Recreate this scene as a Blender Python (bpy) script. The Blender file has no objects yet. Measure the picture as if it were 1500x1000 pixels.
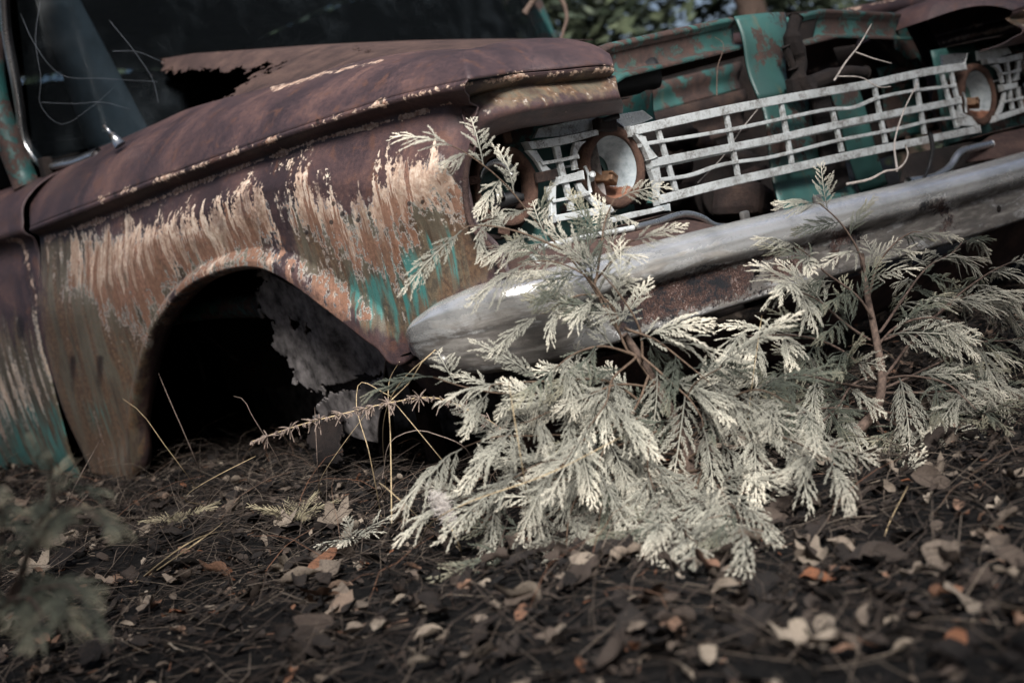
import bpy, math, random
import numpy as np
from mathutils import Matrix, Vector
random.seed(7); RNG = np.random.default_rng(7)
sc = bpy.context.scene
COL = sc.collection

# ------------------------------------------------------------------ camera
# car frame = world: x towards the car's left side, y rearwards, z up, ground near z = 0
FPX = 2083.33
ROLL, YAW, HOR = math.radians(11.4), math.radians(40.8), 264.0
PIT = math.atan((500 - HOR) * math.cos(ROLL) / FPX)
FWD = np.array([math.sin(YAW) * math.cos(PIT), math.cos(YAW) * math.cos(PIT), -math.sin(PIT)])
R0 = np.cross(FWD, [0, 0, 1]); R0 /= np.linalg.norm(R0)
U0 = np.cross(R0, FWD)
RGT = math.cos(ROLL) * R0 - math.sin(ROLL) * U0
UPV = math.cos(ROLL) * U0 + math.sin(ROLL) * R0
CAM = np.array([-1.42303, -1.78059, 0.49709])
cam_d = bpy.data.cameras.new('camera'); cam = bpy.data.objects.new('camera', cam_d); COL.objects.link(cam)
cam_d.lens = 50; cam_d.sensor_width = 36; cam_d.clip_start = .05; cam_d.clip_end = 2000
M = Matrix.Identity(4)
for i in range(3):
    M[i][0], M[i][1], M[i][2], M[i][3] = RGT[i], UPV[i], -FWD[i], CAM[i]
cam.matrix_world = M
cam_d.dof.use_dof = True; cam_d.dof.focus_distance = 2.34; cam_d.dof.aperture_fstop = 4.0
sc.camera = cam
# ------------------------------------------------------------------ sky, sun, exposure
SUN_DIR = Vector((-0.42, -0.60, 0.68)).normalized()      # towards the sun
w = bpy.data.worlds.new('World'); sc.world = w; w.use_nodes = True
nt = w.node_tree; bg = nt.nodes['Background']
sky = nt.nodes.new('ShaderNodeTexSky'); sky.sky_type = 'NISHITA'; sky.sun_disc = False
sky.sun_elevation = math.asin(SUN_DIR.z); sky.sun_rotation = math.atan2(SUN_DIR.x, SUN_DIR.y)
sky.air_density = .6; sky.dust_density = 5.0; sky.ozone_density = 1.0
nt.links.new(sky.outputs[0], bg.inputs[0]); bg.inputs[1].default_value = 0.085
sun_d = bpy.data.lights.new('sun', 'SUN'); sun_d.energy = 4.7; sun_d.angle = math.radians(16); sun_d.color = (1, .99, .97)
sun = bpy.data.objects.new('sun', sun_d); COL.objects.link(sun)
sun.rotation_euler = SUN_DIR.to_track_quat('Z', 'Y').to_euler(); sun.location = (-4, -4, 8)
sc.view_settings.view_transform = 'Standard'; sc.view_settings.look = 'None'
sc.view_settings.exposure = 0.95; sc.view_settings.gamma = 1

# ------------------------------------------------------------------ pixel <-> place helpers
def ray(u, v): return FWD + RGT * (u - 750) / FPX - UPV * (v - 500) / FPX
def on(axis, val, u, v):
    d = ray(u, v); return CAM + d * ((val - CAM[axis]) / d[axis])
def onx(x, *ps): return np.array([on(0, x, *p) for p in ps])
def ony(y, *ps): return np.array([on(1, y, *p) for p in ps])
def at(u, v, dep): return CAM + ray(u, v) * dep
def px(P):
    q = np.asarray(P, float).reshape(-1, 3) - CAM; z = np.maximum(q @ FWD, .05)
    return np.stack([750 + FPX * (q @ RGT) / z, 500 - FPX * (q @ UPV) / z], 1)
def hermite(t, P, tq):
    """smooth curve through P at knots t"""
    t = np.asarray(t, float); P = np.asarray(P, float); tq = np.clip(tq, t[0], t[-1])
    m = np.gradient(P, t, axis=0)
    i = np.clip(np.searchsorted(t, tq, side='right') - 1, 0, len(t) - 2)
    h = (t[i + 1] - t[i]); s = ((tq - t[i]) / h)[:, None]; h = h[:, None]
    return (2*s**3-3*s**2+1)*P[i] + (s**3-2*s**2+s)*h*m[i] + (-2*s**3+3*s**2)*P[i+1] + (s**3-s**2)*h*m[i+1]
def smooth_path(P, n):
    P = np.asarray(P, float); d = np.r_[0, np.cumsum(np.linalg.norm(np.diff(P, axis=0), axis=1))]
    return hermite(d / d[-1], P, np.linspace(0, 1, n))
def sstep(a, b, x):
    t = np.clip((x - a) / (b - a), 0, 1); return t * t * (3 - 2 * t)
def polysd(P2, poly):
    """signed distance in photo pixels, positive inside"""
    poly = np.asarray(poly, float); n = len(poly); best = np.full(len(P2), 1e9); ins = np.zeros(len(P2), bool)
    for i in range(n):
        a, b = poly[i], poly[(i + 1) % n]; ab = b - a
        t = np.clip(((P2 - a) @ ab) / max(ab @ ab, 1e-9), 0, 1)
        best = np.minimum(best, np.hypot(*(P2 - a - t[:, None] * ab).T))
        c = (a[1] > P2[:, 1]) != (b[1] > P2[:, 1])
        with np.errstate(divide='ignore', invalid='ignore'):
            xi = (b[0] - a[0]) * (P2[:, 1] - a[1]) / (b[1] - a[1]) + a[0]
        ins ^= c & (P2[:, 0] < xi)
    return np.where(ins, best, -best)
def linesd(P2, line, wdt):
    line = np.asarray(line, float); best = np.full(len(P2), 1e9)
    for a, b in zip(line[:-1], line[1:]):
        ab = b - a; t = np.clip(((P2 - a) @ ab) / (ab @ ab), 0, 1)
        best = np.minimum(best, np.hypot(*(P2 - a - t[:, None] * ab).T))
    return wdt - best
def vnoise(P, seed=0):
    """cheap smooth 3-D value noise in [-1, 1]"""
    P = np.asarray(P, float); i = np.floor(P).astype(np.int64); f = P - i; f = f * f * (3 - 2 * f); out = 0
    for dx in (0, 1):
        for dy in (0, 1):
            for dz in (0, 1):
                h = (i[:, 0] + dx) * 374761393 + (i[:, 1] + dy) * 668265263 + (i[:, 2] + dz) * 2147483647 + seed * 974711
                h = (h ^ (h >> 13)) * 1274126177; h = (h ^ (h >> 16)) & 0xffff
                wgt = (f[:, 0] if dx else 1 - f[:, 0]) * (f[:, 1] if dy else 1 - f[:, 1]) * (f[:, 2] if dz else 1 - f[:, 2])
                out = out + wgt * (h / 32767.5 - 1)
    return out

# ------------------------------------------------------------------ scene-graph helpers
def link(o, parent=None, keep=True):
    COL.objects.link(o)
    if parent is not None:
        o.parent = parent
        if keep: o.matrix_parent_inverse = Matrix.Translation(-Vector(wloc(parent)))
    return o
WL = {}
def wloc(o): return WL.get(o.name, (0, 0, 0))
def tag(o, label, cat, group=None):
    o['label'] = label; o['category'] = cat
    if group: o['group'] = group
    return o
def empty(name, loc, label, cat, group=None):
    o = bpy.data.objects.new(name, None); o.empty_display_size = .1; o.location = loc; COL.objects.link(o)
    WL[o.name] = tuple(loc); return tag(o, label, cat, group)
def mesh(name, V, Fc, mat, parent=None, attrs=None, smooth=True, solid=0, bevel=0, lab=None, link_it=True):
    me = bpy.data.meshes.new(name); me.from_pydata([tuple(map(float, v)) for v in V], [], [tuple(map(int, f)) for f in Fc]); me.update()
    if smooth: me.polygons.foreach_set('use_smooth', np.ones(len(me.polygons), bool))
    me.materials.append(mat)
    if attrs:
        for k, a in attrs.items():
            at_ = me.attributes.new(k, 'FLOAT', 'POINT'); at_.data.foreach_set('value', np.asarray(a, np.float32))
    if not link_it: return me
    o = bpy.data.objects.new(name, me); link(o, parent)
    if solid:
        m = o.modifiers.new('thick', 'SOLIDIFY'); m.thickness = solid; m.offset = -1
    if bevel:
        m = o.modifiers.new('bev', 'BEVEL'); m.width = bevel; m.segments = 2; m.limit_method = 'ANGLE'
    if lab: o['label'] = lab
    return o
def grid_faces(n, m, closed=False):
    i = np.arange(n - 1)[:, None]; j = np.arange(m if closed else m - 1)[None, :]; j2 = (j + 1) % m
    return np.stack(np.broadcast_arrays(i*m+j, (i+1)*m+j, (i+1)*m+j2, i*m+j2), -1).reshape(-1, 4)
def grid(name, P, mat, parent=None, attrs=None, solid=0, cut=None, lab=None, flip=False, closed=False):
    """P[n][m] points -> sheet; cut = list of pixel polygons whose faces are torn away"""
    n, m = P.shape[:2]; V = P.reshape(-1, 3); Fc = grid_faces(n, m, closed)
    if flip: Fc = Fc[:, ::-1]
    if cut:
        cen = V[Fc].mean(1); c2 = px(cen) + 5 * np.stack([vnoise(cen * 60, 1), vnoise(cen * 60, 2)], 1) + 4 * np.stack([vnoise(cen * 150, 3), vnoise(cen * 150, 4)], 1)
        kill = np.zeros(len(Fc), bool)
        for p in cut: kill |= polysd(c2, p) > 0
        Fc = Fc[~kill]
    return mesh(name, V, Fc, mat, parent, attrs, True, solid, 0, lab)
def tube_geo(P, r, sides=6, cap=True):
    P = np.asarray(P, float); n = len(P); r = np.broadcast_to(np.asarray(r, float), (n,))
    T = np.gradient(P, axis=0); T /= np.linalg.norm(T, axis=1)[:, None] + 1e-12
    a = np.array([0, 0, 1.]) if abs(T[0][2]) < .9 else np.array([1., 0, 0])
    N = np.zeros((n, 3)); nn = np.cross(T[0], a); nn /= np.linalg.norm(nn)
    for i in range(n):
        nn = nn - T[i] * (nn @ T[i]); nn /= np.linalg.norm(nn) + 1e-12; N[i] = nn
    B = np.cross(T, N); an = np.linspace(0, 2 * math.pi, sides, endpoint=False)
    V = (P[:, None] + r[:, None, None] * (np.cos(an)[None, :, None] * N[:, None] + np.sin(an)[None, :, None] * B[:, None])).reshape(-1, 3)
    Fc = [tuple(f) for f in grid_faces(n, sides, True)]
    if cap: Fc += [tuple(range(sides))[::-1], tuple((n - 1) * sides + k for k in range(sides))]
    return V, Fc
def tube(name, P, r, mat, parent=None, sides=8, lab=None):
    V, Fc = tube_geo(P, r, sides); return mesh(name, V, Fc, mat, parent, lab=lab)
def join(parts):
    V = []; Fc = []; o = 0
    for v, f in parts:
        V.append(np.asarray(v)); Fc += [tuple(int(k) + o for k in q) for q in f]; o += len(v)
    return np.concatenate(V), Fc
BOXF = [(0, 1, 3, 2), (4, 6, 7, 5), (0, 4, 5, 1), (2, 3, 7, 6), (0, 2, 6, 4), (1, 5, 7, 3)]
def box_geo(c, s, R=None):
    V = np.array([(i, j, k) for i in (-.5, .5) for j in (-.5, .5) for k in (-.5, .5)]) * np.array(s)
    if R is not None: V = V @ np.array(R).T
    return V + np.array(c), BOXF
def box(name, c, s, mat, parent=None, R=None, bevel=.003, lab=None):
    V, Fc = box_geo(c, s, R); return mesh(name, V, Fc, mat, parent, None, False, 0, bevel, lab)
def strip(name, A, B, nrm, th, mat, parent=None, n=24, bevel=.001, wob=0, lab=None):
    """bar between edge paths A and B (each (k,3)), thickness th along nrm"""
    A = smooth_path(A, n); B = smooth_path(B, n); nrm = np.asarray(nrm, float)
    if wob:
        q = wob * vnoise(np.c_[A[:, 0] * 14, A[:, 0] * 0, A[:, 2] * 9], 5)[:, None]; A = A + q * [0, 1, .7]; B = B + q * [0, 1, .7]
    P = np.stack([A, B, B + nrm * th, A + nrm * th], 1); V = P.reshape(-1, 3)
    Fc = [tuple(f) for f in grid_faces(n, 4, True)] + [(3, 2, 1, 0), tuple((n - 1) * 4 + k for k in range(4))]
    return mesh(name, V, Fc, mat, parent, None, False, 0, bevel, lab)
def lathe_geo(prof, c, ax, seg=40):
    """prof: list of (radius, distance along axis)"""
    ax = np.asarray(ax, float); ax /= np.linalg.norm(ax); a = np.cross(ax, [0, 0, 1.])
    if np.linalg.norm(a) < .1: a = np.cross(ax, [1., 0, 0])
    a /= np.linalg.norm(a); b = np.cross(ax, a); t = np.linspace(0, 2 * math.pi, seg, endpoint=False)
    P = np.array([[np.asarray(c) + ax * d + r * (math.cos(q) * a + math.sin(q) * b) for q in t] for r, d in prof])
    return P.reshape(-1, 3), [tuple(f) for f in grid_faces(len(prof), seg, True)]
def lathe(name, prof, c, ax, mat, parent=None, seg=40, solid=0, lab=None, wob=0):
    V, Fc = lathe_geo(prof, c, ax, seg)
    if wob: V = V + wob * np.stack([vnoise(V * 40, k) for k in (1, 2, 3)], 1)
    return mesh(name, V, Fc, mat, parent, None, True, solid, 0, lab)

# ------------------------------------------------------------------ material helpers
def lin(c):
    if not isinstance(c, (tuple, list)): return c
    return tuple(((x/255)/12.92 if x/255 <= .04045 else ((x/255+.055)/1.055)**2.4) for x in c[:3]) + (1,)
class G:
    def __init__(s, name):
        s.m = bpy.data.materials.new(name); s.m.use_nodes = True; s.t = s.m.node_tree
        s.b = s.t.nodes['Principled BSDF']; s.out = s.t.nodes['Material Output']
    def put(s, sock, v):
        if isinstance(v, bpy.types.NodeSocket): s.t.links.new(v, sock)
        elif v is not None: sock.default_value = v
    def obj(s): return s.t.nodes.new('ShaderNodeTexCoord').outputs['Object']
    def gen(s): return s.t.nodes.new('ShaderNodeTexCoord').outputs['Generated']
    def rnd(s): return s.t.nodes.new('ShaderNodeObjectInfo').outputs['Random']
    def attr(s, n):
        a = s.t.nodes.new('ShaderNodeAttribute'); a.attribute_name = n; return a.outputs['Fac']
    def scl(s, v, k):
        n = s.t.nodes.new('ShaderNodeMapping'); s.put(n.inputs[0], v); n.inputs[3].default_value = k; return n.outputs[0]
    def noise(s, v, scale, det=4, rough=.6, dist=0):
        n = s.t.nodes.new('ShaderNodeTexNoise'); s.put(n.inputs['Vector'], v); n.inputs['Scale'].default_value = scale
        n.inputs['Detail'].default_value = det; n.inputs['Roughness'].default_value = rough; n.inputs['Distortion'].default_value = dist
        return n.outputs[0]
    def vor(s, v, scale):
        n = s.t.nodes.new('ShaderNodeTexVoronoi'); s.put(n.inputs['Vector'], v); n.inputs['Scale'].default_value = scale; return n.outputs[0]
    def mth(s, op, a, b=None, cl=False):
        n = s.t.nodes.new('ShaderNodeMath'); n.operation = op; n.use_clamp = cl; s.put(n.inputs[0], a)
        if b is not None: s.put(n.inputs[1], b)
        return n.outputs[0]
    def add(s, a, b): return s.mth('ADD', a, b)
    def mul(s, a, b): return s.mth('MULTIPLY', a, b)
    def sub(s, a, b): return s.mth('SUBTRACT', a, b)
    def rng(s, v, a, b, c=0., d=1.):
        n = s.t.nodes.new('ShaderNodeMapRange'); n.interpolation_type = 'SMOOTHSTEP'; s.put(n.inputs[0], v)
        for i, k in enumerate((a, b, c, d)): n.inputs[i + 1].default_value = k
        return n.outputs[0]
    def mix(s, f, a, b):
        n = s.t.nodes.new('ShaderNodeMix'); n.data_type = 'RGBA'; s.put(n.inputs[0], f); s.put(n.inputs[6], lin(a)); s.put(n.inputs[7], lin(b)); return n.outputs[2]
    def mixf(s, f, a, b):
        n = s.t.nodes.new('ShaderNodeMix'); s.put(n.inputs[0], f); s.put(n.inputs[2], a); s.put(n.inputs[3], b); return n.outputs[0]
    def ramp(s, f, *stops):
        n = s.t.nodes.new('ShaderNodeValToRGB'); s.put(n.inputs[0], f); e = n.color_ramp.elements
        while len(e) < len(stops): e.new(.5)
        for q, (p, c) in zip(e, stops): q.position = p; q.color = lin(c)
        return n.outputs[0]
    def bump(s, h, st=.3, dist=.003):
        n = s.t.nodes.new('ShaderNodeBump'); s.put(n.inputs['Height'], h); n.inputs['Strength'].default_value = st; n.inputs['Distance'].default_value = dist
        s.t.links.new(n.outputs[0], s.b.inputs['Normal'])
    def done(s, col, rough=.7, metal=0., spec=None):
        s.put(s.b.inputs['Base Color'], lin(col)); s.put(s.b.inputs['Roughness'], rough); s.put(s.b.inputs['Metallic'], metal)
        if spec is not None: s.put(s.b.inputs['Specular IOR Level'], spec)
        return s.m

def m_rust(name, dark=(20, 16, 16), mid=(42, 33, 31), hi=(74, 58, 50), scale=1.0, pit=.5):
    g = G(name); o = g.obj(); a = g.noise(o, 14 * scale, 6, .65, .3); b = g.noise(o, 160 * scale, 4, .7); c = g.noise(o, 480 * scale, 3, .7)
    col = g.ramp(g.add(g.mul(a, .75), g.mul(b, .3)), (.3, dark), (.5, mid), (.72, hi))
    col = g.mix(g.rng(c, .5, .72, 0, .6), col, dark)
    g.bump(g.add(b, g.mul(c, .9)), pit * 1.5, .004); return g.done(col, .85, 0, .25)
def m_teal(name, rust_amt=.5, dk=1.0, base=(54, 90, 86)):
    g = G(name); o = g.obj(); a = g.noise(o, 9, 6, .65, .4); b = g.noise(o, 60, 5, .7); st = g.noise(g.scl(o, (40, 40, 5)), 1, 4, .6)
    col = g.mix(g.rng(g.noise(o, 5, 3), .35, .65), base, tuple(x * .72 for x in base))
    col = g.mix(g.rng(st, .56, .72, 0, .55), col, (92, 84, 66))
    r = g.rng(g.add(g.mul(a, .75), g.mul(b, .3)), .5 - .16 * (rust_amt - .5) - .0, .56 - .16 * (rust_amt - .5))
    rc = g.ramp(b, (.3, (30, 24, 24)), (.7, (70, 52, 46)))
    g.bump(g.add(g.mul(r, -.6), g.mul(b, .3)), .35, .003)
    return g.done(g.mix(r, col, rc), g.mixf(r, .45, .9), 0, .4)

def m_fender():
    g = G('weathered_fender_paint'); o = g.obj()
    st = g.noise(g.scl(o, (30, 30, 3.4)), 1, 9, .64, .25)             # vertical run streaks
    st2 = g.noise(g.scl(o, (30, 38, 2.2)), 1, 3, .5)           # broad runs
    fine = g.noise(o, 110, 5, .7); big = g.noise(o, 6, 5, .6, .4); grain = g.noise(o, 520, 3, .75)
    stc = g.sub(st, .5); fic = g.sub(fine, .5)
    # bare rust
    col = g.ramp(g.add(g.mul(big, .7), g.mul(fine, .35)), (.32, (30, 24, 26)), (.47, (56, 44, 46)), (.56, (76, 58, 57)), (.68, (106, 80, 72)))
    col = g.mix(g.rng(g.noise(o, 22, 6, .7, .5), .54, .66, 0, .55), col, (96, 66, 52))
    col = g.mix(g.rng(g.noise(o, 3.2, 4, .6), .5, .64, 0, .5), col, (44, 34, 36))
    col = g.mix(g.rng(grain, .5, .75, 0, .5), col, (58, 38, 36))
    
    # grey-olive primer with run marks
    ov = g.add(g.attr('olive'), g.add(g.mul(stc, 1.6), g.mul(fic, .5)))
    om = g.rng(ov, -.10, .22)
    oc = g.ramp(g.add(g.mul(st, .6), g.mul(big, .4)), (.36, (62, 50, 40)), (.5, (92, 86, 73)), (.64, (118, 117, 107)))
    col = g.mix(om, col, oc)
    col = g.mix(g.mul(om, g.rng(g.add(g.mul(st, .6), g.mul(fine, .4)), .46, .62, 0, .7)), col, (104, 74, 54))
    # the old turquoise coat
    tv = g.add(g.attr('teal'), g.add(g.mul(stc, 3.4), g.add(g.mul(g.sub(g.noise(g.scl(o, (30, 75, 4)), 1, 4, .55), .5), 3.6), g.mul(fic, .6)))); tm = g.mul(g.rng(tv, .0, .55), g.rng(g.attr('teal'), -.6, .15))
    tc = g.mix(g.rng(big, .35, .65), (56, 104, 99), (78, 122, 116)); col = g.mix(tm, col, tc)
    # brown runs across primer and paint
    rn = g.add(g.mul(st2, .55), g.mul(st, .5)); rm = g.mul(g.rng(rn, .48, .56), g.rng(g.attr('runs'), -.2, .3))
    col = g.mix(g.mul(rm, .85), col, g.mix(g.rng(fine, .4, .6), (72, 52, 40), (104, 82, 62)))
    # pale flaking undercoat
    pv = g.add(g.attr('tan'), g.add(g.add(g.mul(stc, 4.2), g.mul(g.sub(st2, .5), 2.2)), g.add(g.mul(fic, 2.6), -.12))); pm = g.mul(g.rng(pv, -.03, .10), g.rng(g.noise(g.scl(o, (30, 18, 9)), 1, 6, .65), .36, .52, .45, 1.))
    pc = g.ramp(g.add(g.mul(fine, .55), g.mul(st, .45)), (.4, (126, 97, 82)), (.5, (176, 150, 131)), (.62, (208, 192, 175)))
    low = g.attr('low'); pn = g.add(g.noise(g.scl(o, (30, 46, 6)), 1, 5, .6), g.add(g.mul(fic, .22), g.mul(low, .085)))
    pit = g.rng(pn, .53, .56); pc = g.mix(g.mul(pit, .92), pc, g.ramp(fine, (.35, (88, 60, 48)), (.65, (140, 100, 80))))
    pe = g.mul(g.rng(pn, .49, .53), g.rng(pn, .56, .53)); pc = g.mix(g.mul(pe, .25), pc, (206, 200, 190))
    col = g.mix(pm, col, pc)
    edge = g.mul(g.rng(pv, -.20, -.06), g.rng(pv, .10, -.01)); ed2 = g.mul(edge, g.rng(g.attr('olive'), -.5, .1))
    col = g.mix(g.mul(ed2, .42), col, (206, 208, 204))
    col = g.mix(g.mul(g.mul(pm, rm), .55), col, (108, 78, 60))
    # chipped line along the moulding ledge and torn line below it
    lv = g.add(g.attr('line'), g.add(g.mul(fic, 3.4), g.mul(g.sub(g.noise(g.scl(o, (14, 14, 14)), 1, 3), .5), 5.0))); lm = g.rng(lv, .0, .25)
    col = g.mix(g.mul(lm, .9), col, g.mix(g.rng(fine, .4, .6), (150, 112, 92), (206, 182, 162)))
    # dark drip holes
    dm = g.rng(g.add(g.attr('hole'), g.mul(fic, .6)), -.1, .25); col = g.mix(g.mul(dm, .85), col, (30, 22, 20))
    h = g.add(g.mul(g.add(pm, g.mul(tm, .4)), .5), g.add(g.mul(fine, .25), g.mul(grain, .55)))
    g.bump(h, .7, .0028)
    return g.done(col, g.mixf(tm, g.mixf(pm, .46, .8), .38), 0, .5)
def m_bumper():
    g = G('pitted_chrome'); o = g.obj(); fine = g.noise(o, 120, 5, .7); big = g.noise(o, 9, 5, .65, .5); gr = g.noise(o, 420, 3, .8); hz = g.noise(g.scl(o, (10, 10, 60)), 1, 5, .65, .4)
    fic = g.sub(fine, .5)
    r = g.rng(g.add(g.attr('rust'), g.add(g.mul(fic, 2.2), g.mul(g.sub(big, .5), 1.2))), -.05, .25)
    d = g.rng(g.add(g.attr('dirt'), g.add(g.mul(g.sub(hz, .5), 3.0), g.mul(g.sub(big, .5), 1.6))), -.45, .25)
    sp = g.rng(g.add(g.mul(gr, .6), g.mul(fine, .4)), .57, .64)
    col = g.mix(g.rng(big, .4, .7), (228, 227, 224), (190, 190, 188)); col = g.mix(g.mul(d, .9), col, g.ramp(hz, (.36, (40, 34, 30)), (.5, (78, 70, 63)), (.64, (134, 129, 122))))
    col = g.mix(g.mul(sp, .7), col, (60, 48, 44))
    vx = g.vor(o, 170); rc = g.ramp(g.add(g.mul(fine, .5), g.mul(gr, .5)), (.38, (24, 19, 19)), (.48, (68, 47, 41)), (.56, (112, 84, 74)), (.62, (200, 194, 190)))
    rc = g.mix(g.rng(g.add(g.mul(big, .6), g.mul(fine, .4)), .5, .57), rc, (24, 26, 32)); col = g.mix(r, col, rc)
    g.bump(g.add(g.mul(r, g.add(g.mul(fine, 1.6), g.mul(gr, 1.2))), g.add(g.mul(gr, .10), g.mul(g.noise(o, 26, 3, .5), .25))), .7, .004)
    mm = g.mul(g.mul(g.sub(1., r), g.sub(1., g.mul(d, .75))), .72)
    return g.done(col, g.mixf(r, g.mixf(d, g.mixf(big, .14, .32), .6), .9), mm)
def m_metal(name, c=(176, 178, 178), rough=.45, metal=.55, dirt=.5, dcol=(84, 78, 72)):
    g = G(name); o = g.obj(); a = g.noise(o, 40, 5, .7); b = g.noise(o, 300, 3, .7); big = g.noise(o, 8, 4, .6)
    col = g.mix(g.rng(g.add(g.mul(a, .6), g.mul(b, .4)), .45, .64, 0, dirt), c, dcol); col = g.mix(g.rng(big, .45, .7, 0, dirt * .6), col, tuple(x * .75 for x in c))
    g.bump(b, .15, .001); return g.done(col, g.mixf(a, rough - .1, rough + .2), metal)
def m_plain(name, c, rough=.8, var=.3, scale=40, spec=.3):
    g = G(name); o = g.obj(); a = g.noise(o, scale, 5, .65)
    col = g.ramp(a, (.3, tuple(x * (1 - var) for x in c)), (.7, tuple(min(255, x * (1 + var * .6)) for x in c))); g.bump(a, .2, .002)
    return g.done(col, rough, 0, spec)
def m_foliage(name, base, tip, trans=.25, rv=.25):
    g = G(name); r = g.rnd(); t = g.attr('tip'); o = g.obj(); n = g.noise(o, 60, 3, .6)
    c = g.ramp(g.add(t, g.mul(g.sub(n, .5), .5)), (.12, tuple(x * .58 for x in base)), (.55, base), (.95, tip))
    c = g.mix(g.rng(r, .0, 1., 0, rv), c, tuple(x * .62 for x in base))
    g.done(c, .65, 0, .25)
    tr = g.t.nodes.new('ShaderNodeBsdfTranslucent'); g.t.links.new(c, tr.inputs[0]); mx = g.t.nodes.new('ShaderNodeMixShader'); mx.inputs[0].default_value = trans
    g.t.links.new(g.b.outputs[0], mx.inputs[1]); g.t.links.new(tr.outputs[0], mx.inputs[2]); g.t.links.new(mx.outputs[0], g.out.inputs[0]); return g.m
def m_leaf(name, by_attr=False):
    g = G(name); r = g.attr('shade') if by_attr else g.rnd(); o = g.obj(); n = g.noise(o, 45 if by_attr else 22, 4, .65)
    c = g.ramp(r, (0., (18, 17, 17)), (.35, (36, 32, 30)), (.6, (66, 57, 51)), (.78, (116, 105, 94)), (.86, (110, 70, 48)), (.9, (112, 101, 90)), (1., (138, 127, 114)))
    c = g.mix(g.rng(n, .45, .7, 0, .65), c, (46, 36, 30)); g.bump(n, .4, .003); return g.done(c, .8, 0, .2)

MT = {}
MT['fender'] = m_fender(); MT['bumper'] = m_bumper()
MT['rust'] = m_rust('brown_rust'); MT['rust_dk'] = m_rust('dark_rust', (12, 10, 10), (27, 22, 21), (48, 39, 35))
MT['rust_or'] = m_rust('orange_rust', (38, 28, 25), (74, 54, 46), (108, 82, 68), 1.6)
MT['rust_pu'] = m_rust('purple_rust', (36, 28, 27), (66, 51, 48), (96, 76, 67))
MT['teal'] = m_teal('turquoise_paint', .2); MT['teal_r'] = m_teal('rusting_turquoise_paint', .6); MT['teal_d'] = m_teal('dull_turquoise_paint', .55, 1, (34, 74, 72))
MT['alu'] = m_metal('chalky_aluminium', (190, 194, 194), .5, .3, .85, (92, 84, 76)); MT['chrome'] = m_metal('dull_chrome', (200, 202, 202), .25, .95, .4)
MT['chrome_d'] = m_metal('tarnished_steel', (120, 118, 116), .4, .7, .6); MT['grey'] = m_plain('grey_enamel', (150, 156, 158), .5, .12, 30); MT['black'] = m_plain('black_rubber', (22, 22, 24), .6, .4, 60)
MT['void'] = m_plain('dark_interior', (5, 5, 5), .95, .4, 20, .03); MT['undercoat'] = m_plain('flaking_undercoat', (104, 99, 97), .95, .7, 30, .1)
MT['plug'] = m_plain('amber_bakelite', (106, 80, 60), .6, .3, 90); MT['pale'] = m_plain('plain_pale_grey', (84, 88, 94), .8, .2, 14)
MT['bark'] = m_plain('grey_brown_bark', (86, 72, 64), .9, .4, 160); MT['twig'] = m_plain('red_brown_twig', (84, 69, 57), .8, .3, 200)
MT['dead'] = m_plain('bleached_dead_wood', (160, 152, 146), .85, .25, 200); MT['straw'] = m_plain('dry_straw', (176, 156, 124), .75, .25, 200)
MT['weed'] = m_plain('dry_weed', (120, 106, 97), .85, .35, 300); MT['fluff'] = m_plain('white_seed_fluff', (206, 198, 192), .95, .15, 300)
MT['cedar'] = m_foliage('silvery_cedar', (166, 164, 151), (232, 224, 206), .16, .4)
MT['cedar_shade'] = m_foliage('shade_toned_cedar', (92, 97, 86), (156, 150, 130), .15, .45)  # darker cedar copy: shade inside and on the right shrub put into the colour
MT['juniper'] = m_foliage('straw_juniper', (142, 134, 110), (186, 174, 146), .2, .3)
MT['conifer'] = m_foliage('dark_conifer', (52, 62, 48), (84, 92, 70), .15, .3)
MT['leaf'] = m_leaf('dead_leaf'); MT['litter'] = m_leaf('leaf_litter', True)

# ================================================================== GROUND
def gz(x, y):
    P = np.stack(np.broadcast_arrays(np.asarray(x, float), np.asarray(y, float), 0.), -1).reshape(-1, 3)
    r = np.hypot(P[:, 0], P[:, 1])
    z = .018 * vnoise(P * 2.3, 11) + .012 * vnoise(P * 6, 12) + .007 * vnoise(P * 15, 13)
    z += .05 * vnoise(P * .7, 14) * sstep(1.5, 5, r) + .5 * sstep(6, 60, r) * (vnoise(P * .06, 15) + .6)
    return z
def ground():
    near = np.arange(-3.2, 4.0, .035); far = np.geomspace(.05, 400, 42)
    xs = np.r_[-3.2 - far[::-1], near, 4.0 + far]; n = len(xs)
    X, Y = np.meshgrid(xs, xs, indexing='ij'); Z = gz(X.ravel(), Y.ravel()).reshape(n, n)
    g = G('forest_soil'); o = g.obj(); a = g.noise(o, 9, 6, .7); b = g.noise(o, 90, 5, .75); c = g.noise(o, 300, 3, .8)
    col = g.ramp(g.add(g.mul(a, .4), g.mul(b, .6)), (.34, (8, 8, 8)), (.52, (18, 17, 17)), (.68, (44, 40, 37)))
    g.bump(g.add(b, g.mul(c, .6)), .9, .012)
    ob = grid('ground', np.stack([X, Y, Z], -1), g.done(col, .95, 0, .15)); ob['kind'] = 'structure'
ground()

# ================================================================== THE CAR
car = empty('abandoned_car', (1.06, .9, 0), 'abandoned rusted turquoise sedan sunk in the forest floor, wheel and bonnet gone', 'car')
XM = 1.0625                                   # the car's centre line
def mirx(P): Q = np.array(P, float); Q[..., 0] = 2 * XM - Q[..., 0]; return Q

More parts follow.
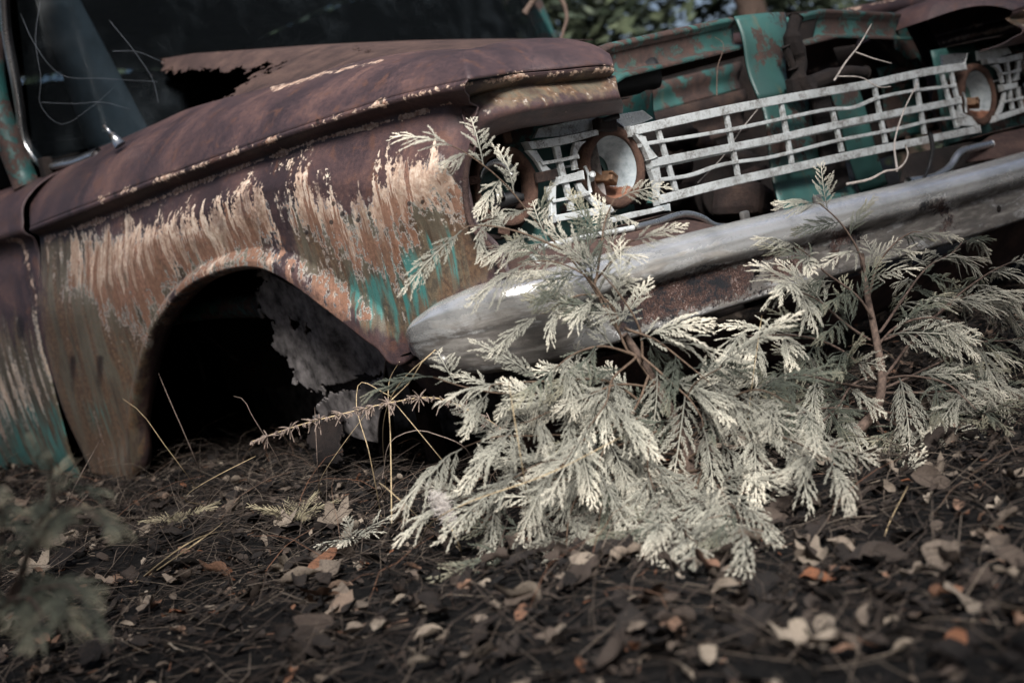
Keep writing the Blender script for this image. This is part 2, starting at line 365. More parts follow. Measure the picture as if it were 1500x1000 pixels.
# ---- front fender (side sheet + shoulder), photo's near side, then mirrored
tk = [0, .06, .12, .2, .28, .35, .42, .5, .56, .62, .67, .72, .78, .85, .90, .94, .97, 1]
Qp = [(135, 692), (200, 698), (203, 620), (212, 560), (225, 510), (240, 472), (265, 437), (300, 408), (340, 391), (380, 386), (410, 392), (440, 408), (480, 438), (520, 470), (560, 503), (590, 532), (650, 480), (737, 403)]
ck = [0, .06, .12, .28, .42, .5, .62, .72, .85, .94, 1]
Cp = [(48, 333), (95, 314), (140, 297), (220, 266), (275, 247), (330, 227), (430, 191), (500, 168), (590, 140), (650, 126), (690, 117)]
Dp = [(48, 350), (95, 337), (140, 320), (220, 290), (275, 268), (330, 248), (430, 214), (500, 192), (590, 168), (640, 160), (672, 160)]
Tp = [(70, 252), (105, 234), (150, 216), (225, 184), (280, 160), (325, 147), (420, 123), (500, 99), (590, 80), (650, 75), (697, 74)]
ALINE = [p for p in Qp[1:16]]
def fender_fields(V):
    p = px(V)
    tan = np.maximum.reduce([polysd(p, q) for q in (
        [(578, 236), (608, 226), (640, 226), (656, 250), (662, 300), (645, 322), (596, 312), (566, 345), (525, 330), (498, 305), (535, 285), (560, 262)],
        [(420, 285), (432, 240), (448, 240), (470, 288), (500, 300), (560, 335), (600, 352), (570, 402), (522, 398), (490, 352), (452, 332), (424, 320)],
        [(430, 250), (445, 240), (450, 300), (428, 300)],
        [(205, 330), (250, 318), (300, 308), (330, 296), (372, 262), (408, 290), (415, 352), (382, 372), (330, 384), (290, 396), (250, 424), (214, 488), (180, 470), (150, 446), (100, 424), (84, 370), (140, 345)])]) / 40
    rim = linesd(p, ALINE[5:14], 24) / 34
    rim = np.where(p[:, 1] < 470, rim, -1)
    tan = np.maximum(tan, np.minimum(rim, .22))
    olive = np.maximum.reduce([polysd(p, q) for q in (
        [(52, 350), (100, 345), (180, 350), (300, 350), (400, 300), (400, 400), (300, 400), (250, 440), (215, 520), (206, 705), (120, 705), (70, 520)],
        [(425, 300), (520, 310), (600, 270), (655, 232), (672, 280), (690, 340), (722, 385), (715, 405), (640, 448), (600, 490), (560, 495), (500, 450), (440, 400)])]) / 40
    teal = polysd(p, [(474, 405), (520, 390), (545, 380), (562, 372), (590, 350), (630, 318), (650, 330), (672, 360), (684, 404), (640, 440), (594, 492), (560, 486), (500, 446)]) / 40
    teal = np.maximum(teal, polysd(p, [(75, 560), (190, 560), (190, 660), (110, 660)]) / 40 - .75)
    runs = np.maximum(olive, teal)
    line = np.maximum(linesd(p, [(150, 291), (275, 250), (366, 216), (467, 182), (560, 152), (650, 129), (746, 113), (893, 101)], 6.5) / 7 - .8,
                      linesd(p, [(70, 350), (100, 340), (210, 300), (280, 272), (360, 243), (420, 222), (470, 204), (540, 186), (600, 170), (660, 150)], 4.2) / 4 - .25)
    line = np.maximum(line, linesd(p, [(400, 132), (480, 108), (560, 90)], 2.5) / 4 - .4)
    hole = np.full(len(p), -9.)
    for (u, v) in [(487, 325), (503, 313), (490, 298), (601, 298), (620, 295), (543, 313), (526, 322), (626, 408), (430, 396), (451, 340), (103, 311), (170, 285), (275, 247), (366, 213), (467, 179), (560, 149), (746, 109), (879, 98)]:
        hole = np.maximum(hole, (3.2 - np.hypot(p[:, 0] - u, (p[:, 1] - v) * .8)) / 3)
    for (u, v) in [(108, 525), (148, 525)]: hole = np.maximum(hole, (5.5 - np.hypot(p[:, 0] - u, np.where(p[:, 1] > v, (p[:, 1] - v - u * 0) * .12, (p[:, 1] - v) * .9))) / 16)
    low = np.clip((p[:, 1] - np.interp(p[:, 0], [90, 200, 300, 400, 500, 560, 600, 650], [385, 375, 340, 310, 315, 305, 285, 285])) / 40, -1.5, 2.5)
    return dict(low=low, tan=tan, olive=olive, teal=teal, runs=runs, line=line, hole=hole)
NT, NV = 420, 190
tq = np.linspace(0, 1, NT)
Qc = hermite(tk, onx(0, *Qp), tq); Cc = hermite(ck, onx(0, *Cp), tq); Dc = hermite(ck, onx(0, *Dp), tq); Tc = hermite(ck, onx(.2, *Tp), tq)
Tc[:, 0] = .2
vq = np.linspace(0, 1, NV)
front_v = hermite([0, .17, .32, .5, .68, .8, .93, 1], onx(0, (672, 160), (676, 185), (693, 210), (683, 245), (681, 285), (690, 330), (722, 368), (737, 403)), vq)
rear_v = hermite([0, .2, .5, .75, 1], onx(0, (48, 350), (58, 425), (76, 520), (101, 610), (135, 692)), vq)
S = Dc[:, None] * (1 - vq)[None, :, None] + Qc[:, None] * vq[None, :, None]
S += (1 - sstep(0, .12, tq))[:, None, None] * (rear_v - S[0])[None] + sstep(.8, 1, tq)[:, None, None] * (front_v - S[-1])[None]
# cross profile: recess under the ledge, soft belly, flare at the arch lip
xs_ = .020 - .034 * sstep(0, .35, vq)[None, :] * np.ones((NT, 1)) + .012 * sstep(.45, .9, vq)[None, :]
lipw = sstep(.02, .1, tq) * (1 - sstep(.88, .95, tq))
xs_ = xs_ - lipw[:, None] * .020 * sstep(.84, .97, vq)[None, :]
xs_ += .02 * sstep(.93, 1, tq)[:, None] ** 2 * np.ones((1, NV))
S[..., 0] = xs_ + .0025 * vnoise(S.reshape(-1, 3) * 7, 21).reshape(NT, NV)
# lip return into the wheel opening
ret = []
for k, (dx, inw) in enumerate([(.003, .004), (.012, .008), (.028, .008), (.045, .004)]):
    cen = np.array([0, .62, .30]); d = cen - Qc; d[:, 0] = 0; d /= np.linalg.norm(d, axis=1)[:, None]
    q = S[:, -1] + d * inw * lipw[:, None]; q[:, 0] += dx * lipw + .001 * (k + 1); ret.append(q)
LEDGE = []
for f, dx, dz in [(0, -.004, 0), (.15, -.007, -.001), (.35, -.003, 0), (.55, .010, 0), (.8, .018, 0)]:
    q = Cc * (1 - f) + Dc * f; q[:, 0] = dx; LEDGE.append(q)
side = np.concatenate([np.stack(LEDGE, 1), S, np.stack(ret, 1)], 1)
# shoulder: from the ledge up over the crown to the bonnet gutter
fe = np.linspace(0, 1, 46); top = Cc[:, None] * (1 - fe)[None, :, None] + Tc[:, None] * fe[None, :, None]
top[..., 2] += .020 * np.sin(np.pi * fe ** .75)[None, :]; top[..., 0] -= .012 * np.sin(np.pi * fe)[None, :] + .004 * (1 - fe)[None, :]
gut = []
for dx, dz in [(.006, -.004), (.012, -.014), (.018, -.03)]:
    q = Tc.copy(); q[:, 0] += dx; q[:, 2] += dz; gut.append(q)
top = np.concatenate([top, np.stack(gut, 1)], 1)
# front part of the shoulder: the nose hump above the head lamps
fk = [0, .25, .6, .9, 1]
ridge = hermite(fk, np.array([Cc[-1]] + list(ony(-.1, (746, 109), (820, 102), (885, 97))) + [on(1, -.09, 898, 99)]), np.linspace(0, 1, 120))
ridge = np.concatenate([ridge]); crest = hermite([0, .25, .5, .72, .88, 1], np.array([Tc[-1]] + list(ony(.05, (746, 62), (800, 58), (840, 61), (868, 74), (890, 95)))), np.linspace(0, 1, 120))
ridge[0] = Cc[-1] + [-.004, 0, 0]; crest[0] = Tc[-1]
nose = ridge[:, None] * (1 - fe)[None, :, None] + crest[:, None] * fe[None, :, None]
nose[..., 2] += .020 * np.sin(np.pi * fe ** .75)[None, :]
rs = (1 - sstep(0, .25, np.linspace(0, 1, 120)))
nose[..., 0] -= rs[:, None] * (.012 * np.sin(np.pi * fe)[None, :]) - rs[:, None] * .004 * fe[None, :] * 0
back = []
for dy, dz, gx, gz_ in [(.05, -.004, .006, -.004), (.12, -.01, .012, -.014), (.2, -.02, .018, -.03)]:
    q = crest.copy(); k = 1 - rs; q[:, 1] += dy * k; q[:, 2] += dz * k + gz_ * rs; q[:, 0] += gx * rs; back.append(q)
nose = np.concatenate([nose, np.stack(back, 1)], 1); top = np.concatenate([top, nose[1:]], 0)
# visor face over the lamps: ledge, hollow, second roll, underside
NX = 140; xe = np.linspace(0, 1, NX)
def fl(y, pts): return hermite(np.linspace(0, 1, len(pts)), ony(y, *pts), xe)
c0 = hermite(fk, np.array([[.004, -.13, Cc[-1][2]], *ony(-.1, (746, 110), (820, 103), (885, 98)), on(1, -.09, 898, 100)]), xe)
vis = [c0,
       c0 + [0, .003, -.006], c0 + [0, .016, -.014],
       fl(-.078, [(688, 142), (704, 138), (746, 130), (820, 121), (900, 113)]),
       fl(-.088, [(676, 158), (702, 152), (746, 144), (820, 134), (903, 124)]),
       fl(-.100, [(678, 176), (704, 166), (746, 156), (820, 146), (905, 135)]),
       fl(-.100, [(688, 196), (708, 178), (746, 166), (820, 154), (908, 143)]),
       fl(-.088, [(694, 206), (712, 188), (752, 173), (820, 160), (911, 148)]),
       fl(-.065, [(697, 211), (716, 196), (756, 183), (820, 173), (912, 158)]),
       fl(-.03, [(700, 214), (720, 200), (760, 187), (820, 178), (912, 164)])]
for q in vis: q[:, 0] = np.maximum(q[:, 0], .0)
vis = hermite(np.linspace(0, 1, len(vis)), np.array([v.ravel() for v in vis]), np.linspace(0, 1, 70)).reshape(70, NX, 3).transpose(1, 0, 2)
for nm, P, fl_ in (('fender', side, False), ('fender_shoulder', top, True), ('lamp_visor', vis, False)):
    A = fender_fields(P.reshape(-1, 3))
    if nm == 'lamp_visor':
        p = px(P.reshape(-1, 3)); z0 = np.full(len(p), -2.)
        A['tan'] = np.maximum(linesd(p, [(705, 165), (746, 152), (820, 140), (903, 130)], 12) / 40 - .75, -2); A['olive'] = linesd(p, [(700, 140), (746, 138), (820, 128), (903, 120)], 22) / 40 - .1; A['teal'] = z0; A['runs'] = A['olive']
    if nm == 'fender_shoulder':
        for k in ('tan', 'olive', 'teal', 'runs'): A[k] = np.full(P.shape[0] * P.shape[1], -3.)
    lab = {'fender': 'rust-streaked wing side with turquoise paint left at its front', 'fender_shoulder': 'purple-brown wing shoulder and rounded nose above the lamps', 'lamp_visor': 'rusty visor over the paired head lamps'}[nm]
    grid(nm, P, MT['fender'], car, A, .0025, None, lab, fl_)
    grid(nm, mirx(P), MT['fender'], car, A, .0025, None, None, not fl_)
# lamp-opening edge bead
tube('opening_bead', smooth_path(np.array([on(0, .006, *p) for p in [(693, 210), (684, 245), (682, 285), (691, 330), (722, 368), (737, 400)]]), 40), .005, MT['rust_pu'], car, 8)

# ---- bonnet remnant: buckled sheet beyond the gutter, torn at the back
hk = np.linspace(0, 1, 9)
Ha = onx(.215, (120, 236), (225, 192), (290, 164), (345, 148), (400, 133), (480, 110), (568, 88), (645, 80), (697, 80))
Hb = onx(.45, (235, 88), (280, 82), (330, 78), (400, 73), (450, 70), (500, 68), (570, 67), (640, 68), (700, 69))
hq = np.linspace(0, 1, 260); Ha = hermite(hk, Ha, hq); Hb = hermite(hk, Hb, hq); fv = np.linspace(0, 1, 90)
Hd = Ha[:, None] * (1 - fv)[None, :, None] + Hb[:, None] * fv[None, :, None]
Hd[..., 2] += .006 * vnoise(Hd.reshape(-1, 3) * 9, 31).reshape(260, 90)
ext = [Hb + [.08, 0, .002], Hb + [.2, 0, -.004], Hb + [.32, 0, -.012]]
Hd = np.concatenate([Hd, np.stack(ext, 1)], 1)
HOLE = [[(60, 300), (60, 180), (238, 104), (262, 104), (300, 98), (330, 105), (345, 99), (366, 104), (388, 92), (402, 94), (372, 112), (352, 124), (342, 140), (300, 158), (240, 186), (150, 240)],
        [(385, 106), (400, 97), (415, 90), (418, 94), (405, 100), (395, 107)], [(518, 73), (545, 72), (546, 75), (520, 77)], [(100, 40), (238, 70), (238, 110), (100, 110)]]
grid('bonnet_remnant', Hd, MT['rust_pu'], car, None, .002, HOLE, 'torn and perforated remnant of the brown bonnet')

# ---- door, rear body, sill
def body_side(name, y0f, y1, mat, attrs=None, n=60, lab=None, zt=.0):
    prof = [(.13, .735), (.10, .725), (.05, .70), (.012, .665), (-.004, .62), (-.008, .612), (-.003, .602), (.012, .59), (.018, .575), (.008, .50), (-.006, .40), (-.008, .28), (.004, .14), (.02, .03), (.04, -.03)]
    pr = smooth_path(np.array([(0, a, b) for a, b in prof]), 90)[:, 1:]
    P = np.zeros((n, 90, 3))
    for j, (x, z) in enumerate(pr):
        P[:, j, 0] = x; P[:, j, 2] = z + zt; P[:, j, 1] = np.linspace(y0f(z), y1, n)
    p = px(P.reshape(-1, 3)); A = None
    if attrs:
        A = {k: np.full(len(p), -3.) for k in ('tan', 'olive', 'teal', 'runs', 'line', 'hole', 'low')}
        A['teal'] = (p[:, 1] - 590) / 60; A['tan'] = linesd(p, [(-200, 610), (0, 590), (50, 560), (85, 520)], 26) / 90 - .18; A['runs'] = A['teal'] - .3
        A['line'] = linesd(p, [(0, 352), (34, 352), (40, 372), (60, 470), (85, 570)], 3) / 5 - .4; A['olive'] = (p[:, 1] - 480) / 160
        A['hole'] = (10 - np.hypot((p[:, 0] - 31) * 1.6, (p[:, 1] - 480) * .5)) / 14
    o = grid(name, P, mat, car, A, .0025, None, lab, True)
    grid(name, mirx(P), mat, car, A, .0025, None, None, False); return o
body_side('door', lambda z: float(np.interp(z, [.0, .1, .3, .5, .6, .75], [1.625, 1.60, 1.56, 1.53, 1.525, 1.56])), 2.72, MT['fender'], True, lab='front door, rust above and turquoise below')
body_side('rear_quarter', lambda z: 2.735, 4.9, MT['rust_pu'])
box('rear_deck', (XM, 4.3, .70), (1.86, 1.2, .05), MT['rust_pu'], car, bevel=.02)
box('tail_panel', (XM, 4.9, .4), (2.05, .04, .7), MT['rust_pu'], car, bevel=.01)
# sill / hinge post seen in the dark gap behind the wing
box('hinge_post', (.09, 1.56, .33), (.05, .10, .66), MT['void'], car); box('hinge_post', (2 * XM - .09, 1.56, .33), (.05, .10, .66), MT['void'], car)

# ---- cabin
def wspt(s, f):   # s across 0..1, f up 0..1
    xp = np.array([.115, .14, .24, .42, .75, XM, 2*XM-.75, 2*XM-.42, 2*XM-.24, 2*XM-.14, 2*XM-.115]); yp = np.array([1.70, 1.58, 1.49, 1.44, 1.41, 1.40, 1.41, 1.44, 1.49, 1.58, 1.70])
    k = np.linspace(0, 1, 11); x = np.interp(s, k, xp); y = np.interp(s, k, yp)
    return np.stack([x + (XM - x) * .10 * f, y + .30 * f * (1 - 2 * abs(s - .5)) ** .5, .765 + .05 * (1 - abs(2 * s - 1)) + .50 * f + 0 * s], -1)
g = G('dusty_glass'); o_ = g.obj(); n_ = g.noise(o_, 5, 5, .65); n2 = g.noise(g.scl(o_, (20, 20, 6)), 1, 4, .6)
g.done((110, 118, 124), .12, 0, .5); tr = g.t.nodes.new('ShaderNodeBsdfTransparent'); tr.inputs[0].default_value = (.55, .6, .62, 1)
mx = g.t.nodes.new('ShaderNodeMixShader'); g.put(mx.inputs[0], g.rng(g.add(g.mul(n_, .6), g.mul(n2, .4)), .45, .8, .01, .06)); g.t.links.new(tr.outputs[0], mx.inputs[1]); g.t.links.new(g.b.outputs[0], mx.inputs[2]); g.t.links.new(mx.outputs[0], g.out.inputs[0]); MT['glass'] = g.m
ss, ff = np.meshgrid(np.linspace(.02, .98, 60), np.linspace(0, 1, 16), indexing='ij')
grid('windscreen', wspt(ss.ravel(), ff.ravel()).reshape(60, 16, 3), MT['glass'], car, None, .005, None, 'dusty dark windscreen')
mold = [(3, -30), (8, 52), (21, 122), (27, 160), (35, 208), (52, 234), (98, 240), (140, 226)]
mp = np.array([on(0, .10 + .006 * i, *p) for i, p in enumerate(mold)])
tube('windscreen_moulding', smooth_path(mp, 50), .0085, MT['chrome'], car, 8, 'grey windscreen moulding')
tube('windscreen_rubber', smooth_path(mp + [.012, .006, .006], 50), .009, MT['black'], car, 8)
tube('pillar', smooth_path([(.10, 1.70, .72), (.09, 1.74, .95), (.16, 1.80, 1.22), (.24, 2.0, 1.30)], 20), .035, MT['teal_d'], car, 8)
tube('pillar', smooth_path(mirx([(.10, 1.70, .72), (.09, 1.74, .95), (.16, 1.80, 1.22), (.24, 2.0, 1.30)]), 20), .035, MT['teal_d'], car, 8)
rx, ry = np.meshgrid(np.linspace(.22, 2 * XM - .22, 20), np.linspace(1.66, 3.7, 20), indexing='ij')
grid('roof', np.stack([rx, ry, 1.30 + .05 * (1 - ((rx - XM) / .85) ** 2) - .06 * ((ry - 2.6) / 1.1) ** 2], -1), MT['rust_pu'], car, None, .01)
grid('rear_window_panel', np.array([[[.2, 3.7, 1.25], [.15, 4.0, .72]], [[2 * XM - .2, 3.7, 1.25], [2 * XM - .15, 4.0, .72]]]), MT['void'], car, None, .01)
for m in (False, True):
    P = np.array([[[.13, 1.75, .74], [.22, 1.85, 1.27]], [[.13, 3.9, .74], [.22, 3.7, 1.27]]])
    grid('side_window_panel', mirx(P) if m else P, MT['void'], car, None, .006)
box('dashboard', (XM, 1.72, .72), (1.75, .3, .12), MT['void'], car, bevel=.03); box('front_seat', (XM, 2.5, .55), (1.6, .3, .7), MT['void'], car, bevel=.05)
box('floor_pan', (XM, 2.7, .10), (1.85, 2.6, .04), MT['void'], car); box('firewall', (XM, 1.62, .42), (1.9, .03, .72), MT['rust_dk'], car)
# pale panel added behind the glass, standing in for a reflection wedge on it
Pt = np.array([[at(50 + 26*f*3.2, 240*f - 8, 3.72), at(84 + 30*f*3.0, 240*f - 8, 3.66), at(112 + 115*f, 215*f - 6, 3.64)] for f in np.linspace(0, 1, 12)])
grid('pale_wedge', Pt, MT['pale'], car, None, .01, None, 'pale wedge panel standing in for a reflection on the windscreen')
# wiper stub
tube('wiper_spindle', [at(176, 213, 3.16), at(170, 205, 3.16), at(163, 196, 3.16)], [.014, .011, .007], MT['chrome'], car, 10); tube('wiper_spindle', [at(163, 196, 3.16), at(152, 184, 3.16)], [.004, .004], MT['chrome'], car, 8)
Pc = np.array([[[x, y, .735 + .03 * (1 - ((x - XM) / .95) ** 2) - .02 * (y < 1.3)] for y in (1.22, 1.35, 1.6)] for x in np.linspace(.2, 2 * XM - .2, 24)])
grid('cowl', Pc, MT['rust_dk'], car, None, .004)

# ---- bumper
half = [(-.020, .105), (-.042, .07), (-.052, .02), (-.054, -.03), (-.045, -.09), (-.02, -.145), (.03, -.185), (.10, -.205), (.2, -.213), (.4, -.222), (.7, -.228), (XM, -.23)]
pth = np.array(half + [(2 * XM - x, y) for x, y in half[::-1][1:]]); NB = 420
pl = smooth_path(np.c_[pth, np.zeros(len(pth))], NB)[:, :2]
tg = np.gradient(pl, axis=0); tg /= np.linalg.norm(tg, axis=1)[:, None]; inn = np.c_[-tg[:, 1], tg[:, 0]]
inn *= np.sign(np.sum(inn * (np.array([XM, .6]) - pl), 1))[:, None]
sL = np.r_[0, np.cumsum(np.linalg.norm(np.diff(pl, axis=0), axis=1))]; sE = np.minimum(sL, sL[-1] - sL)
ztop = np.interp(sE, [0, .03, .06, .12, .19, .26, .35, 3], [.285, .302, .316, .335, .347, .352, .352, .348]); zbot = np.interp(sE, [0, .03, .07, .12, .2, 3], [.245, .232, .219, .211, .209, .209])
ztop -= .016 * sstep(.3, 1.4, np.abs(pl[:, 0])) * 1.0; zbot -= .016 * sstep(.3, 1.4, np.abs(pl[:, 0]))
mid = sstep(.36, .44, sE)      # plain end caps, stepped face between
rel = [(.085, .97, 0), (.060, 1.0, 0), (.030, .985, 0), (.010, .93, 0), (.001, .84, 0), (0, .76, 0), (.001, .66, 0), (.002, .56, .010), (.004, .50, .017), (.006, .40, .018), (.010, .25, .016), (.016, .12, .010), (.026, .03, .004), (.045, .0, 0), (.07, .04, 0), (.08, .5, 0)]
rel = np.array(rel); rk = np.linspace(0, 1, len(rel)); relS = hermite(rk, rel, np.linspace(0, 1, 120))
shr = np.interp(sE, [0, .02, .06], [.25, .7, 1])
BP = np.zeros((NB, 120, 3))
for j, (iw, hz_, rc) in enumerate(relS):
    d = iw * shr + rc * mid; BP[:, j, :2] = pl + inn * d[:, None]; BP[:, j, 2] = zbot + (ztop - zbot) * hz_
Vb = BP.reshape(-1, 3); p2 = px(Vb)
rustF = np.maximum.reduce([polysd(p2, q) for q in ([(880, 452), (930, 424), (1000, 402), (1060, 388), (1104, 376), (1108, 402), (1096, 434), (1000, 462), (905, 490)], [(1122, 388), (1172, 368), (1182, 398), (1128, 420)], [(1212, 338), (1252, 328), (1262, 352), (1236, 360), (1228, 392), (1214, 372)], [(1340, 302), (1384, 290), (1402, 328), (1372, 346), (1386, 318)], [(1020, 396), (1100, 376), (1190, 352), (1190, 366), (1100, 390)])]) / 26
rustF = np.maximum(rustF, linesd(p2, [(900, 484), (1000, 460), (1095, 434), (1160, 412)], 5) / 16 - .2)
dirtF = np.maximum.reduce([polysd(p2, q) / 40 for q in ([(606, 510), (660, 480), (720, 460), (800, 440), (850, 430), (850, 510), (800, 530), (660, 560), (620, 550)], [(880, 410), (1100, 370), (1250, 335), (1500, 270), (1500, 335), (1100, 436), (880, 490)])])
bum = grid('bumper', BP, MT['bumper'], car, dict(rust=rustF, dirt=dirtF), 0, None, 'long tarnished chrome bumper pitted with rust', False, True)
for e, flip in ((0, False), (NB - 1, True)):   # end caps
    ring = BP[e]; c = ring.mean(0); V = np.r_[ring, [c]]; Fc = [(k, (k + 1) % 120, 120) for k in range(120)]
    mesh('bumper_end', V, Fc, MT['bumper'], bum, dict(rust=np.full(121, -2.), dirt=np.full(121, 0.)))
def dome(name, c, nrm, r, mat, par):
    return lathe(name, [(r, 0), (r * .95, r * .25), (r * .7, r * .5), (r * .35, r * .62), (.0005, r * .66)], c, nrm, mat, par, 18)
dome('bumper_bolt', on(0, -.050, 648, 529), (-1, -.25, 0), .0115, MT['chrome_d'], bum)
for (u, v) in [(1108, 396), (1255, 348), (1462, 306)]:
    dome('bumper_bolt', on(1, -.202, u, v), (0, -1, 0), .008, MT['rust_dk'], bum)

# ---- apron between lamps and bumper, chrome strip, lower pans
def apron(pts_top, pts_bot, y0, y1):
    A = smooth_path(ony(y0, *pts_top), 60); B = smooth_path(ony(y1, *pts_bot), 60); f = np.linspace(0, 1, 12)
    return A[:, None] * (1 - f)[None, :, None] + B[:, None] * f[None, :, None]
ap = apron([(742, 372), (800, 356), (900, 338), (1008, 317), (1030, 322), (1058, 334)], [(742, 412), (800, 400), (900, 382), (1000, 362), (1040, 352), (1062, 347)], -.055, -.14)
grid('front_apron', ap, MT['rust_pu'], car, None, .003, None, 'pitted brown apron above the bumper'); grid('front_apron', mirx(ap), MT['rust_pu'], car, None, .003, None, None, True)
cs = smooth_path(ony(-.075, (927, 334), (960, 326), (1012, 314), (1030, 320), (1046, 330), (1066, 332), (1100, 326)), 50)
tube('apron_moulding', cs, .0062, MT['chrome'], car, 10); tube('apron_moulding', smooth_path(ony(-.075, (792, 362), (850, 349), (927, 334)), 20), .005, MT['alu'], car, 8)
tube('apron_moulding', smooth_path(ony(-.075, (1452, 211), (1430, 216), (1404, 226), (1392, 244), (1376, 256), (1330, 266)), 40), .009, MT['chrome'], car, 10)
box('apron_clip', on(1, -.06, 795, 384), (.012, .01, .012), MT['alu'], car); dome('apron_clip', on(1, -.1, 795, 384), (0, -1, .3), .007, MT['alu'], car)
tube('apron_moulding', [on(1, -.1, 778, 374), on(1, -.12, 797, 396)], .004, MT['alu'], car, 6)
for (u, v) in [(1091, 314), (1141, 303), (1197, 290)]:
    box('bumper_bracket', on(1, -.125, u, v + 3), (.022, .010, .020), MT['chrome_d'], car, bevel=.004)
yy = np.linspace(0, 1, 10); xx = np.linspace(.12, 2.0, 80)
pan = np.array([[[x, -.10 + .16 * f + .01 * math.sin(5 * x), .17 - .13 * f + .012 * math.sin(9 * x + 3 * f)] for f in yy] for x in xx])
grid('lower_pan', pan, MT['rust_pu'], car, None, .003, None, 'bent rusty pan below the bumper')
box('bumper_bar', (XM, -.06, .22), (1.7, .06, .05), MT['rust_dk'], car); 
for x in (.35, .8, 1.35, 1.8): box('bumper_hanger', (x, .02, .22), (.05, .24, .09), MT['rust_dk'], car)
vp = np.array([[on(0, .004, *a), on(0, .018, *b)] for a, b in (((590, 534), (577, 524)), ((640, 515), (600, 546)), ((690, 500), (634, 580)), ((740, 490), (672, 612)))])
vp = np.stack([smooth_path(vp[:, 0], 24), (smooth_path(vp[:, 0], 24) + smooth_path(vp[:, 1], 24)) / 2 + [-.004, 0, 0], smooth_path(vp[:, 1], 24)], 1)
grid('corner_valance', vp, MT['rust_pu'], car, None, .003, None, 'rusted corner piece below the bumper end'); grid('corner_valance', mirx(vp), MT['rust_pu'], car, None, .003, None, None, True)
tube('body_seam', [on(0, -.002, 576, 526), on(0, -.002, 592, 520), on(0, -.002, 604, 516)], .0018, MT['void'], car, 6)

# ---- head lamps
def bowl_mat(zc, xc):
    g = G('reflector_bowl'); o = g.obj(); n = g.noise(o, 70, 5, .7); sp = g.t.nodes.new('ShaderNodeSeparateXYZ'); g.put(sp.inputs[0], o)
    f = g.add(g.sub(sp.outputs[2], zc), g.add(g.mul(g.sub(sp.outputs[0], xc), .55), g.mul(g.sub(n, .5), .03)))
    m = g.rng(f, -.021, -.018); col = g.mix(m, g.ramp(n, (.3, (84, 52, 40)), (.7, (136, 92, 70))), g.ramp(n, (.3, (112, 120, 124)), (.5, (140, 147, 150)), (.7, (158, 163, 165)))); g.bump(n, .3, .002)
    return g.done(col, g.mixf(m, .9, .62), 0.)
def lamp_full(c, lab):
    c = np.array(c); h = lathe('head_lamp', [(.034, .112), (.058, .092), (.064, .05), (.067, .028), (.075, .020), (.0755, .009), (.072, .001), (.066, -.001), (.060, .001), (.0565, .007)], c, (.04, 1, 0), MT['rust_or'], car, 48, .002, lab, .0012)
    lathe('reflector', [(.0565, .007), (.0545, .014), (.051, .024), (.046, .036), (.038, .046), (.028, .052)], c, (.04, 1, 0), bowl_mat(c[2], c[0]), h, 48)
    lathe('socket_hole', [(.029, .050), (.027, .075), (.0005, .08)], c + [-.014, 0, -.008], (.04, 1, 0), MT['void'], h, 24)
    lathe('socket_hole', [(.030, .0515), (.0265, .0500), (.0005, .0498)], c + [-.014, 0, -.008], (.04, 1, 0), MT['void'], h, 24)
    R = Matrix.Rotation(.5, 3, 'Y') @ Matrix.Rotation(.35, 3, 'Z')
    V, Fc = join([box_geo(c + [-.012, .028, -.016], (.026, .05, .020), R), box_geo(c + [-.008, .004, -.011], (.022, .008, .005), R), box_geo(c + [-.012, .004, -.023], (.022, .008, .005), R)])
    mesh('bulb_plug', V, Fc, MT['plug'], h, None, False, 0, .002)
    for k, (dx, dz) in enumerate([(-.07, .045), (-.076, -.02), (.05, -.066)]):
        box('lamp_tab', c + [dx, .02, dz], (.022, .006, .016), MT['rust'], h, bevel=.002)
    tube('lamp_spring', [c + [-.083, -.004, .012], c + [-.079, -.006, -.004], c + [-.081, -.004, -.022], c + [-.076, 0, -.034]], .0032, MT['alu'], h, 6)
    return h
L1 = on(1, 0, 744, 272); L2 = on(1, 0, 903, 244); L3 = on(1, 0, 1436, 138); L4 = mirx(L1)
def lamp_gutted(c, lab):
    c = np.array(c); h = lathe('head_lamp', [(.05, .075), (.062, .05), (.066, .02), (.0685, .008), (.066, .0), (.058, .002), (.053, .012), (.050, .03)], c, (.05, 1, 0), MT['rust_or'], car, 48, .002, lab, .0015)
    lathe('retaining_ring', [(.083, .030), (.081, .022), (.074, .022), (.072, .032)], c + [-.010, .004, -.004], (.05, 1, 0), MT['rust'], h, 48, .002)
    lathe('lamp_cavity', [(.051, .028), (.046, .05), (.0005, .06)], c, (.05, 1, 0), MT['void'], h, 32)
    q = np.linspace(.3, 2.6, 16); ring = np.array([c + [.047 * math.cos(a), .016, .047 * math.sin(a)] for a in q]); r2 = np.array([c + [.030 * math.cos(a), .034, .030 * math.sin(a)] for a in q])
    grid('mirror_shard', np.stack([ring, r2], 1), MT['chrome'], h, None, .0015)
    tube('bulb_stub', [c + [-.008, .03, -.026], c + [.006, .0, -.022], c + [.02, -.012, -.024]], [.014, .013, .006], MT['black'], h, 10)
    tube('bulb_stub', [c + [-.02, .01, -.014], c + [-.012, .0, -.012]], [.006, .007], MT['chrome'], h, 8)
    for dx, dz, r in ((-.062, -.052, .8), (-.03, -.072, .4), (-.072, .02, 0), (-.05, .062, -.6)):
        box('lamp_tab', c + [dx, -.002, dz], (.024, .005, .014), MT['rust_or'], h, Matrix.Rotation(r, 3, 'Y'), .002)
    return h
lamp_gutted(L1, 'gutted outer lamp ring with its glass missing, near side'); lamp_full(L2, 'rusty inner lamp bowl with pale reflector and bulb plug, near side')
lamp_full(L3, 'rusty inner lamp bowl, far side'); lamp_gutted(L4, 'gutted outer lamp ring, far side')
